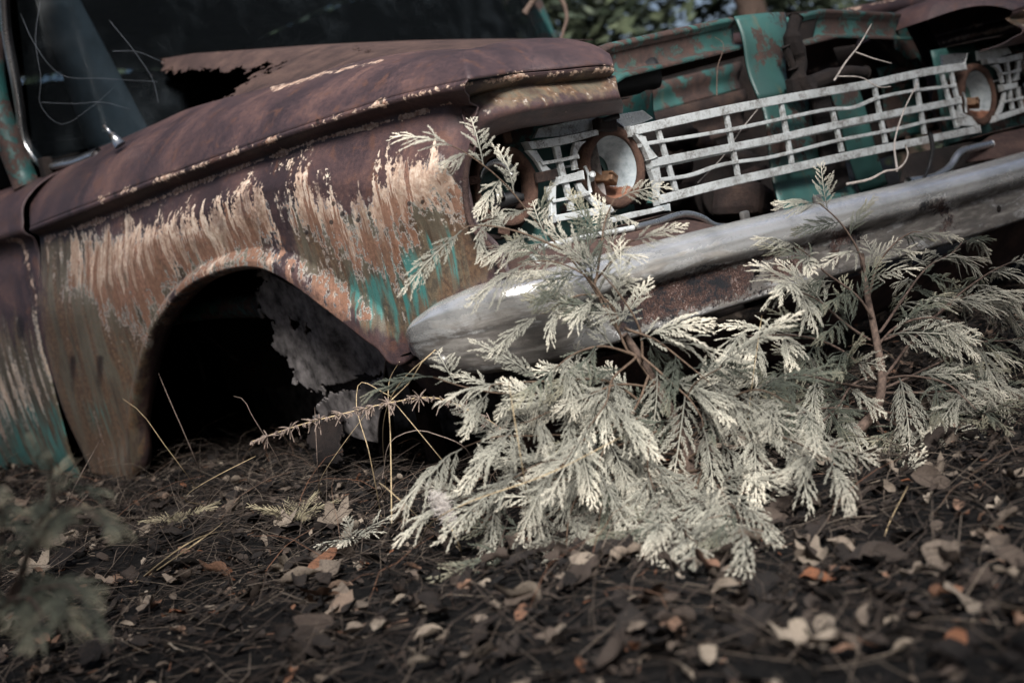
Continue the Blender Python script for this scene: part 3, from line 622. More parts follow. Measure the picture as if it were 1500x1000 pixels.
# lamp carrier panel behind each pair
for m in (0, 1):
    c = [np.array([[[x, .050 + .02 * math.sin(40 * x + 17 * z) * .2, z] for z in np.linspace(.36, .60, 12)] for x in np.linspace(.03, .52, 20)])][0]
    grid('lamp_carrier', mirx(c) if m else c, MT['teal'], car, None, .003, None, None, bool(m))
    c = np.array([[[x, y, .60 + .0 * x] for y in (-.05, .0, .075)] for x in np.linspace(.03, .45, 8)]); grid('visor_floor', mirx(c) if m else c, MT['rust_dk'], car, None, .003)
    c = np.array([[[.022 + .02 * (y + .1), y, z] for z in np.linspace(.36, .58, 8)] for y in (-.08, 0, .08)]); grid('lamp_box_side', mirx(c) if m else c, MT['rust_dk'], car, None, .002)
    c = np.array([[[x, y, .372 - .1 * (y - .07)] for y in (-.06, .075)] for x in np.linspace(.03, .5, 8)]); grid('lamp_box_floor', mirx(c) if m else c, MT['rust'], car, None, .003)
box('lamp_bracket', on(1, -.01, 800, 258), (.05, .008, .018), MT['rust'], car, bevel=.002); box('lamp_bracket', on(1, .02, 735, 200), (.02, .03, .03), MT['rust_or'], car, bevel=.003)
box('lamp_bracket', on(1, -.015, 886, 183), (.045, .02, .022), MT['rust_dk'], car, Matrix.Rotation(.15, 3, 'Y'), .003)
tube('lamp_screw', [on(1, -.02, 880, 177), on(1, -.03, 906, 170)], .005, MT['black'], car, 8); tube('lamp_screw', [on(1, -.0, 866, 262), on(1, -.02, 868, 255)], .006, MT['alu'], car, 8)
tube('carrier_rim', smooth_path(ony(.03, (898, 180), (925, 195), (948, 222), (960, 262), (955, 300)), 24), .011, MT['teal'], car, 8)

# ---- grille: five long bars, their uprights, end pieces
gr = mesh('grille', *box_geo((XM, .012, .468), (1.05, .006, .006)), MT['alu'], car, None, False, 0, .001, 'long pale aluminium grille, slightly bent')
GY = -.012
def gbar(A, th_px, dep, name='grille_bar', y=GY, wob=.0003):
    a = ony(y, *A); b = ony(y, *[(u + t * .17, v + t * .86) for (u, v), t in zip(A, np.interp(np.linspace(0, 1, len(A)), [0, 1], th_px))])
    return strip(name, a, b, (0, 1, .0), dep, MT['alu'], gr, 40, .0012, wob)
def rg4(*p): return [(850 + x / 2.3077, y / 2.3077) for x, y in p]
gbar(rg4((168, 428), (420, 372), (700, 318), (980, 270), (1195, 226), (1302, 212)), (16, 12), .014)
gbar(rg4((205, 482), (330, 462), (520, 430), (700, 392), (860, 362), (925, 358), (1000, 328), (1100, 306), (1270, 284)), (6.5, 5), .010)
gbar(rg4((238, 538), (420, 502), (640, 460), (860, 412), (1060, 372), (1286, 328)), (14, 11), .014)
gbar(rg4((262, 602), (380, 584), (460, 556), (640, 526), (860, 472), (1080, 428), (1180, 404), (1302, 388)), (6.5, 5), .010)
gbar(rg4((262, 662), (460, 612), (700, 558), (940, 506), (1150, 464), (1350, 424)), (15, 12), .014)
for a, b in (((262, 440), (322, 644)), ((492, 385), (532, 592)), ((678, 350), (715, 552)), ((850, 365), (884, 512)), ((992, 285), (1032, 482)), ((1132, 262), (1164, 452)), ((1222, 250), (1274, 432)), ((1252, 240), (1290, 400))):
    (p, q) = rg4(a, b); w_ = 5.5 * (1 - .25 * (p[0] - 950) / 450)
    strip('grille_upright', ony(GY + .003, p, q), ony(GY + .003, (p[0] + w_, p[1]), (q[0] + w_, q[1])), (0, 1, 0), .008, MT['alu'], gr, 6, .0008)
def plate(name, poly_a, poly_b, y, th, mat, par, n=16):
    return strip(name, ony(y, *poly_a), ony(y, *poly_b), (0, 1, 0), th, mat, par, n, .001)
plate('end_piece', rg4((182, 450), (215, 495), (235, 540)), rg4((222, 462), (232, 490), (262, 530)), -.014, .012, MT['alu'], gr)
plate('end_piece', rg4((238, 572), (252, 610), (262, 665)), rg4((268, 562), (274, 600), (268, 655)), -.014, .012, MT['alu'], gr)
plate('end_piece', rg4((1322, 395), (1290, 380), (1268, 372)), rg4((1350, 430), (1310, 425), (1280, 425)), -.01, .01, MT['alu'], gr)
plate('grille_tab', rg4((100, 395), (170, 380), (210, 374)), rg4((150, 432), (200, 420), (246, 400)), .004, .004, MT['chrome'], gr)
plate('grille_tab', rg4((1222, 188), (1260, 182), (1310, 180)), rg4((1226, 226), (1262, 220), (1300, 214)), .004, .004, MT['chrome'], gr)
plate('grille_tab', rg4((100, 738), (180, 716), (280, 700)), rg4((108, 754), (190, 734), (285, 712)), -.02, .012, MT['alu'], gr); plate('grille_tab', rg4((240, 706), (270, 696), (302, 690)), rg4((246, 722), (276, 714), (304, 712)), -.016, .006, MT['grey'], gr)
# short grilles between the lamps of a pair
def rg3(*p): return [(640 + x / 3.447, 130 + y / 3.447) for x, y in p]
def lamp_grille(mir):
    fm = (lambda P: mirx(P)) if mir else (lambda P: P); y = -.016
    root = mesh('lamp_grille', *box_geo(fm(on(1, .01, 826, 245)), (.05, .004, .004)), MT['alu'], car, None, False, 0, .001, 'short pale grille between the lamps, ' + ('far side' if mir else 'near side'))
    def pc(nm, A, B, th=.012, n=12, yy=y):
        if nm == 'grille_upright': yy = y + .004
        strip(nm, fm(ony(yy, *rg3(*A))), fm(ony(yy, *rg3(*B))), (0, 1, 0), th, MT['alu'], root, n, .001)
    pc('grille_bar', [(458, 268), (640, 240), (812, 204)], [(478, 306), (650, 280), (815, 232)], .016)
    pc('grille_bar', [(522, 368), (610, 356), (715, 332)], [(535, 386), (612, 372), (718, 350)])
    pc('grille_bar', [(604, 448), (670, 432), (738, 414)], [(610, 484), (675, 470), (744, 456)], .014)
    pc('grille_bar', [(578, 562), (660, 546), (772, 518)], [(588, 576), (664, 562), (778, 536)])
    pc('grille_bar', [(594, 640), (740, 612), (876, 588)], [(600, 672), (745, 648), (900, 622)], .016)
    pc('grille_upright', [(455, 312), (492, 352), (530, 412), (545, 440)], [(505, 312), (528, 350), (566, 400), (608, 432)], .008)
    pc('grille_upright', [(560, 492), (575, 560), (580, 640)], [(604, 486), (602, 560), (606, 640)], .008)
    pc('grille_upright', [(592, 292), (622, 410), (660, 540), (672, 615)], [(622, 288), (648, 405), (684, 535), (698, 610)], .008)
    pc('grille_upright', [(700, 270), (690, 300), (686, 350), (694, 410)], [(755, 264), (722, 300), (708, 345), (716, 405)], .008)
    pc('grille_upright', [(706, 478), (724, 520), (770, 560), (800, 590)], [(728, 474), (756, 512), (812, 560), (852, 588)], .008)
    pc('top_cover', [(512, 200), (640, 172), (800, 140)], [(490, 250), (640, 238), (812, 200)], .004, 12, -.002)
lamp_grille(False); lamp_grille(True)

# ---- engine bay: radiator support, centre brace, latch, hose, engine lumps
def chan(x0, x1, zt0, zt1, y):
    xs = np.linspace(x0, x1, 40); zt = np.interp(xs, [x0, x0 + .07, x0 + .2, x1], [zt0, zt0 + .022, zt0 + .03, zt1])
    pr = [(.07, .004), (.012, .006), (0, .0), (.002, -.006), (.012, -.014), (.016, -.045), (.010, -.052), (-.018, -.058), (-.020, -.066)]
    return np.array([[[x, y + a, z + b] for a, b in pr] for x, z in zip(xs, zt)])
grid('radiator_support', chan(.545, 1.0, .69, .735, .12), MT['teal_r'], car, None, .003, None, 'turquoise upper radiator support, rust-spotted', True)
grid('radiator_support', chan(1.12, 1.62, .70, .70, .12), MT['teal_r'], car, None, .003, None, None, True)
def sheet(name, quad, y, mat, th=.004, lab=None, bul=.0, n=16):
    a, b, c, d = [np.asarray(on(1, yy, *p)) for p, yy in zip(quad, y if isinstance(y, (tuple, list)) else [y] * 4)]
    f = np.linspace(0, 1, n); L = a + (d - a) * f[:, None]; R = b + (c - b) * f[:, None]; k = np.linspace(0, 1, n)
    P = L[:, None] * (1 - k)[None, :, None] + R[:, None] * k[None, :, None]; P[..., 1] -= bul * np.sin(np.pi * k)[None, :] + bul * .4 * np.sin(2.2 * np.pi * f)[:, None]
    return grid(name, P, mat, car, None, th, None, lab)
sheet('centre_brace', [(1076, 24), (1150, 18), (1156, 138), (1110, 146)], (.09, .09, .06, .06), MT['teal'], .004, 'turquoise centre brace', .012)
sheet('centre_brace', [(1146, 20), (1200, 14), (1190, 60), (1156, 90)], .13, MT['rust_dk'])
sheet('radiator_baffle', [(1112, 140), (1200, 130), (1262, 300), (1146, 318)], (.07, .10, .04, .0), MT['teal'], .004, 'broad turquoise baffle behind the grille', .014)
sheet('radiator_baffle', [(1215, 130), (1256, 122), (1300, 270), (1262, 284)], .14, MT['teal'], .004, None, .005)
sheet('radiator_baffle', [(1285, 100), (1345, 84), (1375, 190), (1305, 205)], .22, MT['teal_d'], .004, None, .01)
sheet('baffle_strip', [(1188, 130), (1212, 126), (1246, 270), (1216, 285)], (.05, .05, .02, .02), MT['rust_dk'], .012, 'dark rusty upright strip')
sheet('rust_plate', [(1222, 70), (1300, 60), (1330, 220), (1262, 240)], .26, MT['rust_dk'], .004, None, .01)
V, Fc = join([tube_geo(smooth_path(np.array([on(1, .03, *p) for p in [(1166, 26), (1160, 55), (1172, 90), (1170, 118), (1180, 134)]]), 16), np.array([.014, .020, .016, .020, .026])[np.linspace(0, 4, 16).astype(int)], 8), tube_geo([on(1, .03, 1150, 68), on(1, .03, 1162, 100)], .009, 8), tube_geo(smooth_path(np.array([on(1, .03, *p) for p in [(1175, 128), (1205, 116), (1240, 104), (1268, 106)]]), 10), [.018] * 5 + [.012] * 5, 8), box_geo(on(1, .03, 1172, 124), (.075, .02, .03))])
mesh('bonnet_latch', V, Fc, MT['rust_dk'], car, None, False, 0, .003, 'knobbly rusted bonnet latch on the centre brace')
hose = lathe('air_hose', [(.018, .05), (.0185, .004), (.023, 0), (.031, .002), (.033, .012), (.030, .03), (.034, .045), (.034, .18)], on(1, .14, 962, 106), (-.85, .45, -.03), MT['black'], car, 28, 0, 'black rubber air hose behind the near lamp')
lathe('hose_bore', [(.019, .045), (.0005, .046)], on(1, .14, 962, 106), (-.85, .45, -.03), MT['void'], hose, 20)
sheet('inner_panel', [(905, 118), (950, 112), (965, 190), (900, 200)], .30, MT['teal_d'], .004, None, .01)
# engine
eng = mesh('engine', *box_geo((1.0, .95, .36), (.62, .62, .30)), MT['rust_dk'], car, None, False, 0, .03, 'rusted engine deep in the open bay')
box('valve_cover', (.78, .95, .575), (.2, .6, .1), MT['teal_r'], eng, Matrix.Rotation(.35, 3, 'Y'), .03); box('valve_cover', (1.24, .95, .575), (.2, .6, .1), MT['rust'], eng, Matrix.Rotation(-.35, 3, 'Y'), .03)
lathe('air_cleaner', [(.0005, .09), (.12, .085), (.17, .07), (.175, .03), (.12, 0), (.06, -.05)], (1.01, .95, .62), (0, 0, 1), MT['rust'], eng, 36)
lathe('pulley', [(.004, -.02), (.028, -.02), (.03, 0), (.062, .0), (.066, .006), (.056, .016), (.066, .026), (.066, .034), (.02, .04)], on(1, .30, 1062, 282), (.1, 1, 0), MT['rust_dk'], eng, 36, 0, 'dark pulley behind the lower grille bars')
lathe('water_pump', [(.0005, -.01), (.03, -.01), (.04, .02), (.05, .12), (.06, .2)], on(1, .36, 1082, 272), (.1, 1, 0), MT['rust'], eng, 24)
box('generator', on(1, .24, 1092, 300), (.12, .12, .08), MT['rust'], eng, Matrix.Rotation(.4, 3, 'Y') @ Matrix.Rotation(.3, 3, 'Z'), .02); box('generator', on(1, .22, 1126, 300), (.05, .07, .06), MT['rust_or'], eng, Matrix.Rotation(-.3, 3, 'Y'), .015)
for k, (u, v, s) in enumerate([(1012, 200, .05), (1000, 235, .06), (975, 262, .05), (1040, 215, .04), (1005, 280, .05), (1120, 250, .03), (1108, 232, .022)]):
    lathe('engine_fitting', [(.0005, -.01), (s * .4, -.008), (s * .42, .01), (s * .7, .02), (s * .75, .06), (s * .3, .09)], on(1, .34 + .03 * (k % 3), u, v), (.3 * math.sin(k), 1, .3 * math.cos(2 * k)), MT['rust'] if k % 2 else MT['rust_dk'], eng, 20)
sheet('cross_panel', [(925, 130), (1085, 90), (1085, 130), (935, 170)], .55, MT['teal_r'], .01, None, .01); sheet('cross_panel', [(935, 170), (1090, 130), (1095, 190), (940, 230)], .5, MT['rust'], .01, None, .02)
sheet('bay_panel', [(890, 190), (975, 170), (985, 320), (900, 330)], .42, MT['rust_dk'], .01)
# far side of the bay
sheet('bay_panel', [(1300, 30), (1420, 0), (1420, 100), (1310, 130)], .5, MT['rust_dk'], .01, None, .01)
sheet('bay_panel', [(1362, 16), (1402, 4), (1412, 62), (1372, 72)], .36, MT['teal_d'], .006, None, .012)
sheet('bay_panel', [(1310, 20), (1342, 14), (1352, 120), (1316, 128)], .3, MT['teal_d'], .006)
V, Fc = box_geo((0, 0, 0), (.05, .03, .18), Matrix.Rotation(-.55, 3, 'Y')); mesh('strut', V + on(1, .2, 1356, 62), Fc, MT['black'], car, None, False, 0, .004, 'black diagonal strut')
sheet('bay_panel', [(1330, 226), (1430, 206), (1446, 244), (1318, 268)], (.0, .0, -.03, -.03), MT['rust_dk'], .004, None, .004)
tube('bay_rod', [on(1, .16, 1250, 26), on(1, .2, 1322, 92)], .012, MT['rust_dk'], car, 8)
for m in (0, 1):
    P = np.array([[[.40 + .03 * math.sin(3 * y), y, z] for z in np.linspace(.12, .70, 10)] for y in np.linspace(.62, 1.6, 14)])
    grid('inner_wing', mirx(P) if m else P, MT['rust_dk'], car, None, .004)
box('frame_rail', (.46, .9, .24), (.09, 1.7, .11), MT['teal_d'], car, bevel=.01); box('frame_rail', (2 * XM - .46, .9, .24), (.09, 1.7, .11), MT['rust_dk'], car, bevel=.01)
box('front_crossmember', (XM, .12, .20), (1.3, .12, .10), MT['rust_dk'], car, bevel=.01)
for m in (0, 1):   # inner wing brackets under the gutter close the view from the bay
    P = np.array([[[.225, y, z] for z in (.45, .74)] for y in np.linspace(.02, 1.5, 10)]); 
# ---- wheel housing seen through the arch
wh = np.array([[on(0, .07 + .05 * f, 372 + 190 * k - 6 * f, 382 + 115 * k + f * (210 - 60 * k)) for f in np.linspace(0, 1, 130)] for k in np.linspace(0, 1, 150)])
wh[..., 0] += .012 * vnoise(wh.reshape(-1, 3) * 12, 41).reshape(150, 130)
grid('splash_panel', wh, MT['undercoat'], car, None, .003, [[(300, 360), (392, 380), (378, 400), (396, 410), (376, 425), (385, 460), (400, 470), (405, 510), (424, 530), (430, 560), (480, 575), (420, 700), (300, 700)], [(426, 462), (442, 464), (440, 482), (428, 486)], [(446, 470), (462, 478), (452, 490)], [(470, 565), (560, 545), (560, 556), (480, 580)]], 'mottled grey splash panel, rusted through')
tube('housing_beam', smooth_path(onx(.12, (232, 468), (280, 456), (330, 450), (392, 448)), 16), .024, MT['teal_d'], car, 10, 'turquoise beam inside the wheel opening')
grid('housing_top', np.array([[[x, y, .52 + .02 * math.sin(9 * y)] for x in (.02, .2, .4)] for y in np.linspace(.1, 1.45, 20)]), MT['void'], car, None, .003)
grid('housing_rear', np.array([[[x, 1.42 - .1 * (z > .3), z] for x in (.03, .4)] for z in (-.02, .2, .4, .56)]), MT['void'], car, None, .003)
grid('housing_back', np.array([[[.42, y, z] for z in (-.03, .3, .56)] for y in (.02, .5, 1.45)]), MT['undercoat'], car, None, .003)
box('suspension_arm', onx(.24, (562, 610))[0], (.03, .03, .22), MT['rust'], car, Matrix.Rotation(.08, 3, 'Y'), .004); box('suspension_arm', onx(.2, (626, 610))[0], (.03, .035, .26), MT['rust'], car, Matrix.Rotation(-.05, 3, 'Y'), .004)
wl = np.array([[on(0, .10 + .02 * math.sin(5 * f), 450 + 100 * k + 10 * math.sin(6 * f), 548 + 130 * f) for f in np.linspace(0, 1, 80)] for k in np.linspace(0, 1, 80)])
grid('splash_panel', wl, MT['rust_dk'], car, None, .003, [[(440, 540), (470, 540), (486, 575), (476, 610), (452, 640), (470, 690), (440, 700)], [(505, 620), (530, 605), (560, 600), (560, 700), (500, 690)]])
q = np.linspace(-.3, 3.6, 24); tube('brake_hose', np.array([onx(.22, (502 + 34 * math.cos(a), 604 + 30 * math.sin(a)))[0] for a in q]), .007, MT['black'], car, 8)
for pp in ([(262, 470), (285, 510), (300, 556)], [(275, 476), (320, 505), (350, 530)], [(372, 470), (388, 440)]):
    tube('loose_rod', smooth_path(onx(.2, *pp), 10), .004, MT['rust_dk'], car, 6)

# ================================================================== PLANTS
def ribbons(lines):
    """lines: list of (pts(k,3), width(k), thick, tip(k)) -> flat diamond-section sprigs"""
    Vs, Fs, Ts, o = [], [], [], 0
    for P, wd, th, tp in lines:
        k = len(P); T = np.gradient(P, axis=0); T /= np.linalg.norm(T, axis=1)[:, None] + 1e-12
        N = np.array([0, 0, 1.]); S_ = np.cross(T, N); S_ /= np.linalg.norm(S_, axis=1)[:, None] + 1e-12
        V = np.stack([P + S_ * wd[:, None] / 2, P + N * th / 2, P - S_ * wd[:, None] / 2, P - N * th / 2], 1).reshape(-1, 3)
        Vs.append(V); Fs.append(grid_faces(k, 4, True) + o); Ts.append(np.repeat(tp, 4)); o += len(V)
    return np.concatenate(Vs), np.concatenate(Fs), np.concatenate(Ts)
def cedar_spray(seed, mat, n1=13, open_=.85):
    """flat fern-like arbor-vitae spray, axis along +y, unit length"""
    r = np.random.default_rng(seed); L = []
    def line(p0, ang, ln, bend, wd, k, t0, t1, th=.010):
        s = np.linspace(0, 1, k); a = ang + bend * s; d = np.stack([np.sin(a), np.cos(a), 0 * a], 1) * ln / (k - 1)
        P = np.array(p0) + np.r_[np.zeros((1, 3)), np.cumsum(d[:-1], 0)]
        w_ = wd * (1 - .35 * s ** 2); w_[1:-1:2] *= .74; w_[-1] = wd * .35
        L.append((P, w_, th, t0 + (t1 - t0) * s)); return P, a
    A, aa = line((0, 0, 0), 0, 1, r.normal(0, .25), .024, 16, 0, 1, .018)
    for i in range(n1 * 2):
        f = .06 + .92 * (i + r.uniform(-.3, .3)) / (n1 * 2); sd = 1 if i % 2 else -1
        if f > .99 or f < .02: continue
        j = f * 15; b = A[int(j)] + (A[min(int(j) + 1, 15)] - A[int(j)]) * (j % 1)
        ln = (.07 + .40 * math.sin(math.pi * min(1, f * .8 + .16)) ** .8) * (1 - .58 * f) * r.uniform(.7, 1.2)
        ang = aa[int(j)] + sd * (open_ + r.normal(0, .12)) * (1 - .25 * f); c0_ = len(L)
        P, a2 = line(b, ang, ln, -sd * r.uniform(.05, .55), .0150, 8, f * .6, f * .6 + .4, .011)
        m = max(1, int(ln / .048))
        for q in range(m * 2):
            f2 = .12 + .86 * (q + r.uniform(-.35, .35)) / (m * 2); s2 = 1 if q % 2 else -1; f2 = min(max(f2, .05), .97)
            jj = f2 * 7; b2 = P[int(jj)] + (P[min(int(jj) + 1, 7)] - P[int(jj)]) * (jj % 1)
            l2 = (.026 + .15 * ln * (1 - f2)) * r.uniform(.6, 1.3)
            line(b2, a2[int(jj)] + s2 * r.uniform(.42, .75), l2, -s2 * .4, .0140, 4, f * .6 + .4 * f2, f * .6 + .5, .012)
        dr, tw = r.uniform(.2, 1.0), r.normal(0, .28)     # each side shoot droops and twists on its own
        for q in range(c0_, len(L)):
            Pq = L[q][0]; rel_ = Pq - b; dist = np.hypot(rel_[:, 0], rel_[:, 1]); Pq[:, 2] += -dr * dist ** 2 + tw * dist
    V, Fc, T = ribbons(L); k = r.uniform(.18, .5); cu = r.uniform(-.35, .25)
    V = V.copy(); V[:, 2] += -k * V[:, 1] ** 2 + cu * V[:, 0] ** 2 + .02 * vnoise(V * 5, seed) + .008 * vnoise(V * 17, seed + 3)
    return mesh('cedar_spray', V, Fc, mat, None, dict(tip=T + .15 * r.uniform(-1, 1)), link_it=False)
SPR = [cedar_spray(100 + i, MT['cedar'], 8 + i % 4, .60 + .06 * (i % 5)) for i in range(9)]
SPRD = [cedar_spray(200 + i, MT['cedar_shade'], 9, .62 + .06 * i) for i in range(4)]
JUN = []
for i in range(3):      # open bottle-brush sprig
    r = np.random.default_rng(300 + i); L = []; s = np.linspace(0, 1, 12); A = np.stack([.06 * np.sin(3 * s), s, 0 * s], 1); L.append((A, np.full(12, .022), .016, s))
    for q in range(34):
        f = .08 + .9 * q / 34; sd = 1 if q % 2 else -1; b = np.array([.06 * math.sin(3 * f), f, 0]); ln = .34 * (1 - .7 * f) * r.uniform(.7, 1.1) + .05; t = np.linspace(0, 1, 5)
        a = sd * (.95 - .35 * f) - sd * .5 * t; d = np.stack([np.sin(a), np.cos(a), .3 * r.normal(size=1) + 0 * a], 1) * ln / 4; L.append((b + np.r_[np.zeros((1, 3)), np.cumsum(d[:-1], 0)], .020 * (1 - .6 * t), .014, .5 + .5 * t))
    V, Fc, T = ribbons(L); V = V.copy(); V[:, 2] -= .3 * V[:, 1] ** 2; JUN.append(mesh('juniper_sprig', V, Fc, MT['juniper'], None, dict(tip=T), link_it=False))
def put_spray(me, name, base, direc, nrm, ln, parent, origin):
    y = np.asarray(direc, float); y /= np.linalg.norm(y); z = np.asarray(nrm, float); z = z - y * (z @ y); z /= np.linalg.norm(z) + 1e-9; x = np.cross(y, z)
    o = bpy.data.objects.new(name, me); COL.objects.link(o); o.parent = parent; o.matrix_parent_inverse = Matrix.Translation(-Vector(origin))
    m = Matrix.Identity(4)
    for i in range(3): m[i][0], m[i][1], m[i][2], m[i][3] = x[i] * ln, y[i] * ln, z[i] * ln, base[i]
    o.matrix_basis = m; return o
def cedar(name, base, label, branches, sprays, group=None, twig='twig', rad=.0045, seed=1, ln=(.11, .17), step=.042, face=.55, trunk=None, trr=.012, cat='shrub', scales=None):
    """branches: list of 3-D polylines; sprays set alternately along each"""
    r = np.random.default_rng(seed); root = empty(name, base, label, cat, group)
    if trunk is not None:
        n = max(12, 4 * len(trunk)); tube('trunk', smooth_path(trunk, n), np.linspace(trr, trr * .45, n), MT['bark'], root, 10)
    for bi, bp in enumerate(branches):
        bs = scales[bi] if scales and bi < len(scales) else 1.
        n = 20; P = smooth_path(bp, n); P[1:-1] += .010 * np.stack([vnoise(P[1:-1] * 9, seed + bi * 7 + k) for k in range(3)], 1)
        br = tube('branch', P, np.linspace(rad, rad * .35, n), MT[twig], root, 6); total = np.linalg.norm(np.diff(P, axis=0), axis=1).sum()
        m = max(2, int(total / (step * (.55 + .45 * bs)))); side_ = 1
        for q in range(m + 1):
            f = .22 + .78 * q / m; j = min(int(f * (n - 1)), n - 2); b = P[j] + (P[j + 1] - P[j]) * (f * (n - 1) - j); t = P[j + 1] - P[max(j - 1, 0)]; t /= np.linalg.norm(t)
            cv = (CAM - b); cv[2] = 0; cv /= np.linalg.norm(cv)
            nv = cv * face + np.array([0, 0, 1.]) * (1 - face * .55) + r.normal(0, .28, 3); nv /= np.linalg.norm(nv)
            s = np.cross(nv, t); s /= np.linalg.norm(s) + 1e-9; side_ = -side_
            last = q == m
            d = t if last else t * r.uniform(.5, .9) + s * side_ * r.uniform(.6, .95)
            d = d + np.array([0, 0, -.18]) + r.normal(0, .1, 3)
            l = bs * r.uniform(*ln) * (1.05 - .35 * f if not last else .9)
            e = b + d / np.linalg.norm(d) * l
            if e[2] < .01: d[2] += (.03 - e[2]) / l
            put_spray(sprays[r.integers(len(sprays))], 'spray', b, d, nv, l, br, (0, 0, 0))
    return root
def pix(dep, *ps):
    dd = np.interp(np.linspace(0, 1, len(ps)), np.linspace(0, 1, len(dep)), dep); return np.array([at(u, v, d) for (u, v), d in zip(ps, dd)])
b0 = on(2, .0, 1016, 738); d0 = float((b0 - CAM) @ FWD)
tr0 = np.array([b0, at(1012, 700, d0 + .01), at(1000, 650, d0 + .02), at(962, 565, d0 + .03), at(915, 490, d0)])
BR = [pix((d0, 1.97), (930, 520), (890, 450), (850, 402), (810, 384), (775, 385)), pix((d0, 1.98), (940, 530), (935, 480), (905, 430), (880, 400)), pix((d0, 2.08, 2.0), (962, 565), (900, 470), (862, 405), (800, 332), (732, 258), (662, 214)),
      pix((d0, 1.98), (905, 480), (880, 440), (845, 430), (815, 440), (790, 460)),
      pix((d0, 1.98), (880, 440), (840, 380), (780, 350), (720, 338), (676, 338)),
      pix((d0, 2.04), (870, 420), (878, 370), (886, 330), (906, 290)),
      pix((2.08, 2.03), (870, 410), (900, 380), (930, 352)),
      pix((d0, 1.95), (1000, 650), (900, 600), (800, 585), (720, 575), (634, 552)),
      pix((d0, 1.92), (960, 600), (880, 555), (820, 550), (760, 560), (715, 575)),
      pix((d0, 1.92), (1000, 665), (900, 650), (800, 640), (720, 640), (676, 656)),
      pix((d0, 1.88), (1005, 690), (900, 690), (800, 700), (730, 716), (672, 730)),
      pix((d0, 1.86), (1005, 700), (900, 720), (820, 745), (770, 772), (742, 806)),
      pix((d0, 1.86), (1000, 690), (920, 690), (850, 720), (834, 770), (830, 818)),
      pix((d0, 1.86), (1000, 690), (950, 680), (905, 700), (885, 750), (888, 806)),
      pix((d0, 1.86), (1000, 690), (960, 700), (940, 740), (935, 790)),
      pix((d0, 1.86), (960, 600), (900, 620), (850, 650), (810, 690)),
      pix((d0, 1.90), (930, 520), (880, 505), (840, 515), (810, 540)),
      pix((d0, 1.88), (950, 550), (930, 600), (900, 640), (880, 690)),
      pix((d0, 1.92), (940, 520), (980, 560), (1010, 590), (1030, 625)),
      pix((d0, 1.93), (915, 480), (960, 500), (1000, 530), (1040, 560)),
      pix((d0, 1.84), (1010, 640), (1060, 590), (1110, 570), (1160, 590)),
      pix((d0, 1.80), (1010, 670), (1070, 640), (1130, 640), (1180, 655), (1215, 675)),
      pix((d0, 1.76), (1010, 690), (1020, 690), (1010, 730), (985, 760), (965, 765)),
      pix((d0, 1.72), (1015, 700), (1045, 705), (1070, 730), (1085, 765)),
      pix((d0, 1.70), (1015, 710), (1012, 740), (1005, 775), (1015, 800)),
      pix((d0, 1.88), (960, 565), (900, 560), (850, 580), (800, 600), (760, 620)),
      pix((d0, 1.90), (990, 640), (1000, 600), (1020, 560), (1060, 530)),
      pix((d0, 1.84), (930, 520), (900, 550), (890, 590), (860, 630)),
      pix((d0, 1.86), (1000, 660), (930, 640), (860, 660), (800, 670), (750, 700)),
      pix((d0, 1.84), (1000, 680), (960, 640), (950, 690), (960, 720))]
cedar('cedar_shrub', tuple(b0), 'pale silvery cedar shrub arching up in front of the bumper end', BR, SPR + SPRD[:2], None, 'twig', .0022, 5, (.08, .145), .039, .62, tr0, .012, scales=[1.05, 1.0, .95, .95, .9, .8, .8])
b1 = on(2, .0, 1216, 668); d1 = float((b1 - CAM) @ FWD)
tr1 = np.array([b1, at(1226, 655, d1), at(1238, 645, d1), at(1282, 602, d1 + .02), at(1292, 560, d1 + .05), at(1284, 500, d1 + .08), at(1270, 430, d1 + .12), at(1262, 372, d1 + .14)])
e1 = d1 + .1
BR1 = [pix((e1 + .04, e1 - .02), (1270, 430), (1258, 372), (1230, 330), (1196, 298)),
       pix((e1 + .02, e1), (1272, 440), (1290, 380), (1320, 350), (1350, 340)),
       pix((e1, e1 - .12), (1280, 470), (1240, 420), (1200, 390), (1164, 362)),
       pix((e1, e1 - .14), (1284, 500), (1230, 470), (1190, 440), (1160, 420)),
       pix((e1, e1 - .16), (1290, 560), (1230, 520), (1160, 490), (1092, 488)),
       pix((e1, e1 - .2), (1290, 570), (1230, 560), (1170, 550), (1110, 570)),
       pix((e1, e1 + .25), (1290, 560), (1340, 500), (1400, 440), (1450, 400), (1496, 380)),
       pix((e1, e1 + .2), (1290, 570), (1360, 540), (1430, 510), (1510, 490)),
       pix((e1, e1 + .05), (1290, 575), (1370, 575), (1450, 570), (1520, 580)),
       pix((e1, e1), (1286, 600), (1360, 610), (1430, 630), (1500, 660)),
       pix((e1, e1 - .1), (1280, 605), (1330, 640), (1400, 660), (1470, 700)),
       pix((e1, e1 - .1), (1275, 610), (1300, 650), (1360, 690), (1420, 730)),
       pix((e1, e1 - .25), (1250, 640), (1280, 680), (1290, 720), (1310, 760)),
       pix((e1, e1 - .25), (1240, 645), (1220, 690), (1180, 730), (1150, 770)),
       pix((e1, e1 + .3), (1282, 490), (1330, 430), (1380, 380), (1420, 352)),
       pix((e1, e1 + .3), (1284, 500), (1350, 470), (1420, 430), (1500, 450)),
       pix((e1, e1 - .05), (1284, 520), (1320, 480), (1380, 470), (1420, 500)),
       pix((e1, e1 - .15), (1288, 560), (1330, 550), (1380, 560), (1430, 600)),
       pix((e1, e1 - .15), (1288, 550), (1250, 560), (1230, 590), (1200, 620)),
       pix((e1, e1 - .2), (1284, 600), (1250, 600), (1190, 600), (1150, 610))]
